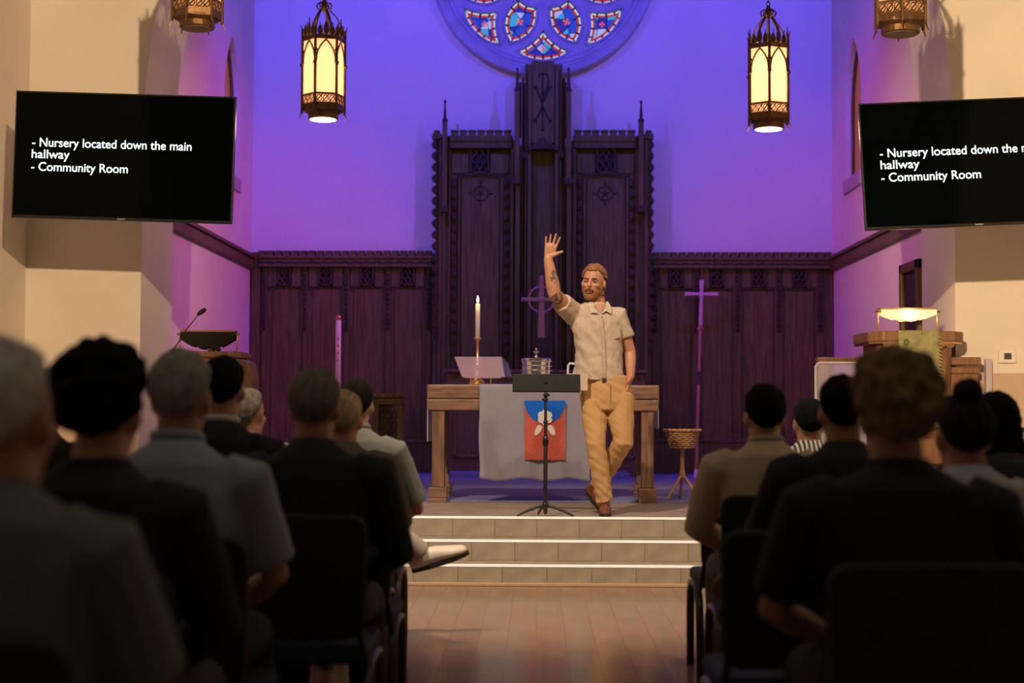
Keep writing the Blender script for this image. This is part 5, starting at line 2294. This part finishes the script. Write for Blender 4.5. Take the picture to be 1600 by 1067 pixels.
    sh_.loft([SLl + Vector((-.06, 0, 0)), SLl, SLl.lerp(ell_, .3), e3], [.07, .075, .070, .070], n=16, round_ends=False)

    def sf(co, nn):
        # drag folds from the raised arm towards the opposite hip
        q = co.z * .9 + co.x * 1.1
        v = noise.noise(Vector((q * 15, co.y * 5, (co.x - co.z) * 3)))
        v2 = noise.noise(Vector((co.x * 30, co.y * 24, co.z * 22)))
        low = max(0, 1.15 - co.z) * .010
        return .014 * v + .005 * v2 + low * noise.noise(Vector((co.x * 12, co.y * 12, co.z * 5)))

    shm = mat('shirt_beige', (.55, .45, .345), .9, var=.05, vscale=150, bump=.08, bscale=400)
    so_ = link('shirt', remesh(sh_, .006, 3, sf), shm, t)
    # placket, buttons, pocket, collar
    trim = mat('shirt_trim', (.50, .41, .31), .9)

    def front_y(px, py):
        p = pt_(px, py)
        best = None
        for v in so_.data.vertices:
            if abs(v.co.x - p.x) < .012 and abs(v.co.z - p.z) < .012 and v.co.y < 0:
                if best is None or v.co.y < best:
                    best = v.co.y
        return best if best is not None else -.12

    line = [(936.5, 489), (938, 500), (940, 515), (941, 530), (942, 545), (942.5, 560), (943, 575), (943, 588), (944, 596)]
    pts = []
    for a, b in line:
        p = pt_(a, b)
        p.y = front_y(a, b) - .0015
        pts.append(p)
    MB().loft(pts, [(.014, .003)] * len(pts), n=8, round_ends=False, up=(0, 1, 0)).build('placket', trim, so_, smooth=True)
    for i in range(1, 8):
        MB().ell(pts[i] + Vector((0, -.004, .02)), (.0055, .0025, .0055), n=10, m=6).build('button', mat('button_tan', (.62, .53, .42), .4), so_, smooth=True)
    pk = []
    for a, b in ((952, 510), (968, 509), (968, 527), (960, 530), (952, 528)):
        p = pt_(a, b)
        pk.append((p.x, p.z))
    yk = front_y(960, 518)
    m = MB().prism(pk[::-1], yk - .004, yk + .02)
    m.v = [Vector((v.x, v.y + .55 * max(0, v.x - pt_(955, 500).x) ** 1.0 * .5, v.z)) for v in m.v]
    m.build('chest_pocket', trim, so_)
    # collar: two pointed leaves plus a band round the neck
    cm_ = mat('shirt_collar', (.60, .50, .39), .9)
    ring = []
    for i in range(22):
        a = PI * .5 + .35 + (2 * PI - .7) * i / 21
        ring.append(nk + Vector((.073 * math.cos(a + PI), .073 * math.sin(a + PI) - .004, .018 + .022 * math.sin(a + PI))))
    MB().loft(ring, [(.005, .022)] * 22, n=6, up=(0, 0, 1)).build('collar_band', cm_, so_, smooth=True)
    nv = []
    for a, b in ((926, 477), (931, 475), (940, 475), (946, 477), (937, 491)):
        p = pt_(a, b)
        p.y = min(front_y(a, b), front_y(a, b + 4)) - .003
        nv.append(p)
    n = len(nv)
    MB().add(nv + [v + Vector((0, .02, 0)) for v in nv], [tuple(range(n)), tuple(range(2 * n - 1, n - 1, -1))] + [((i + 1) % n, i, n + i, n + (i + 1) % n) for i in range(n)]).build('open_neck', sk, t)
    for cpts in ([(920, 470), (918, 478), (922, 490), (932.5, 490.5), (927, 480), (925, 472)], [(949, 470), (953, 478), (954, 491), (945, 487), (938, 492), (945, 480), (946, 472)]):
        q = []
        for a, b in cpts:
            p = pt_(a, b)
            p.y = min(front_y(a, b), front_y(a, b + 3)) - .010 if b > 474 else front_y(a, b + 4) + .015
            q.append(p)
        n = len(q)
        MB().add(q + [v + Vector((0, .006, 0)) for v in q], [tuple(range(n)), tuple(range(2 * n - 1, n - 1, -1))] + [((i + 1) % n, i, n + i, n + (i + 1) % n) for i in range(n)]).build('collar_leaf', cm_, so_)

    # trousers
    tr_ = MB()
    tr_.loft([pt_(946, 588), pt_(947, 605), pt_(948, 625), pt_(948, 640)], [(.168, .122), (.186, .13), (.195, .135), (.17, .125)], n=22, up=(0, -1, 0), round_ends=False)
    tr_.loft([hipR + Vector((.0, 0, .02)), hipR.lerp(knR, .4), knR, knR.lerp(anR, .45), knR.lerp(anR, .85), knR.lerp(anR, .98)], [.105, .094, .074, .072, .062, .060], n=16, round_ends=False)
    tr_.loft([hipL + Vector((.01, 0, .02)), hipL.lerp(knL, .4), knL, knL.lerp(anL, .45), knL.lerp(anL, .92)], [.112, .102, .078, .072, .06], n=16, round_ends=False)

    def tf(co, nn):
        v = noise.noise(Vector((co.x * 9, co.y * 9, co.z * 24 + co.x * 14)))
        v2 = noise.noise(Vector((co.x * 22, co.y * 22, co.z * 14)))
        low = 1 + 1.6 * max(0, .35 - co.z) / .35
        return (.006 * v + .003 * v2) * low

    tm = mat('trousers_khaki', (.56, .335, .14), .85, var=.05, vscale=100, bump=.06, bscale=300)
    to = link('trousers', remesh(tr_, .006, 3, tf), tm, t)
    # fly seam, belt glimpse
    p0, p1 = pt_(952, 600), pt_(952, 628)
    MB().loft([Vector((p0.x, -.137, p0.z)), Vector((p1.x, -.142, p1.z))], [.0035, .0035], n=6).build('fly_seam', mat('khaki_seam', (.42, .24, .1), .9), to)
    p0 = pt_(942, 592)
    MB().box(p0.x - .012, p0.x + .014, -.14, -.12, p0.z - .02, p0.z + .006).build('belt_buckle', mat('belt_dark', (.03, .02, .015), .5), to, bev=.004)
    lth = mat('shoe_brown_leather', (.16, .055, .022), .3, var=.2, vscale=30)
    shoe(t, Vector((anR.x, anR.y - .0, 0)), (-.02, -1, 0), (0, 0, 1), lth, 1.02)
    # trailing foot, heel raised
    shoe(t, Vector((anL.x - .03, anL.y + .015, .115)), (.52, -.52, -.62), (.25, -.5, .8), lth, 1.0)
    return t


def skin_tattoo(el, wr, sh):
    m = bpy.data.materials.new('skin_tattooed')
    m.use_nodes = True
    nt = m.node_tree
    b = nt.nodes['Principled BSDF']
    b.inputs['Roughness'].default_value = .48
    tc = nt.nodes.new('ShaderNodeTexCoord')
    n1 = nt.nodes.new('ShaderNodeTexNoise')
    n1.inputs['Scale'].default_value = 14
    nt.links.new(tc.outputs['Object'], n1.inputs['Vector'])
    rp_ = nt.nodes.new('ShaderNodeValToRGB')
    rp_.color_ramp.elements[0].color = (.46, .205, .115, 1)
    rp_.color_ramp.elements[1].color = (.60, .31, .19, 1)
    nt.links.new(n1.outputs['Fac'], rp_.inputs[0])
    prev = rp_.outputs[0]

    def math_(op, a, b_=None):
        nd = nt.nodes.new('ShaderNodeMath')
        nd.operation = op
        for i, v in enumerate((a, b_)):
            if v is None:
                continue
            if isinstance(v, (int, float)):
                nd.inputs[i].default_value = v
            else:
                nt.links.new(v, nd.inputs[i])
        return nd.outputs[0]

    spots = [(el.lerp(wr, .48) + Vector((.018, -.035, 0)), .05, .028, 42, .50), (sh.lerp(el, .80) + Vector((-.012, -.045, -.0)), .048, .045, 30, .52)]
    for c, rz_, rx_, sc_, th in spots:
        mp = nt.nodes.new('ShaderNodeMapping')
        mp.inputs['Location'].default_value = (-c.x / rx_, -c.y / .06, -c.z / rz_)
        mp.inputs['Scale'].default_value = (1 / rx_, 1 / .06, 1 / rz_)
        nt.links.new(tc.outputs['Object'], mp.inputs[0])
        ln = nt.nodes.new('ShaderNodeVectorMath')
        ln.operation = 'LENGTH'
        nt.links.new(mp.outputs[0], ln.inputs[0])
        inside = math_('LESS_THAN', ln.outputs['Value'], 1)
        nz = nt.nodes.new('ShaderNodeTexNoise')
        nz.inputs['Scale'].default_value = sc_
        nz.inputs['Detail'].default_value = 1
        nt.links.new(tc.outputs['Object'], nz.inputs['Vector'])
        rim = math_('GREATER_THAN', ln.outputs['Value'], .78)
        ink = math_('MAXIMUM', math_('GREATER_THAN', nz.outputs['Fac'], th), math_('MULTIPLY', rim, math_('GREATER_THAN', nz.outputs['Fac'], .42)))
        fac = math_('MULTIPLY', math_('MULTIPLY', inside, ink), .8)
        mx = nt.nodes.new('ShaderNodeMix')
        mx.data_type = 'RGBA'
        nt.links.new(fac, mx.inputs[0])
        nt.links.new(prev, mx.inputs[6])
        mx.inputs[7].default_value = (.05, .05, .06, 1)
        prev = mx.outputs[2]
    nt.links.new(prev, b.inputs['Base Color'])
    return m


speaker()
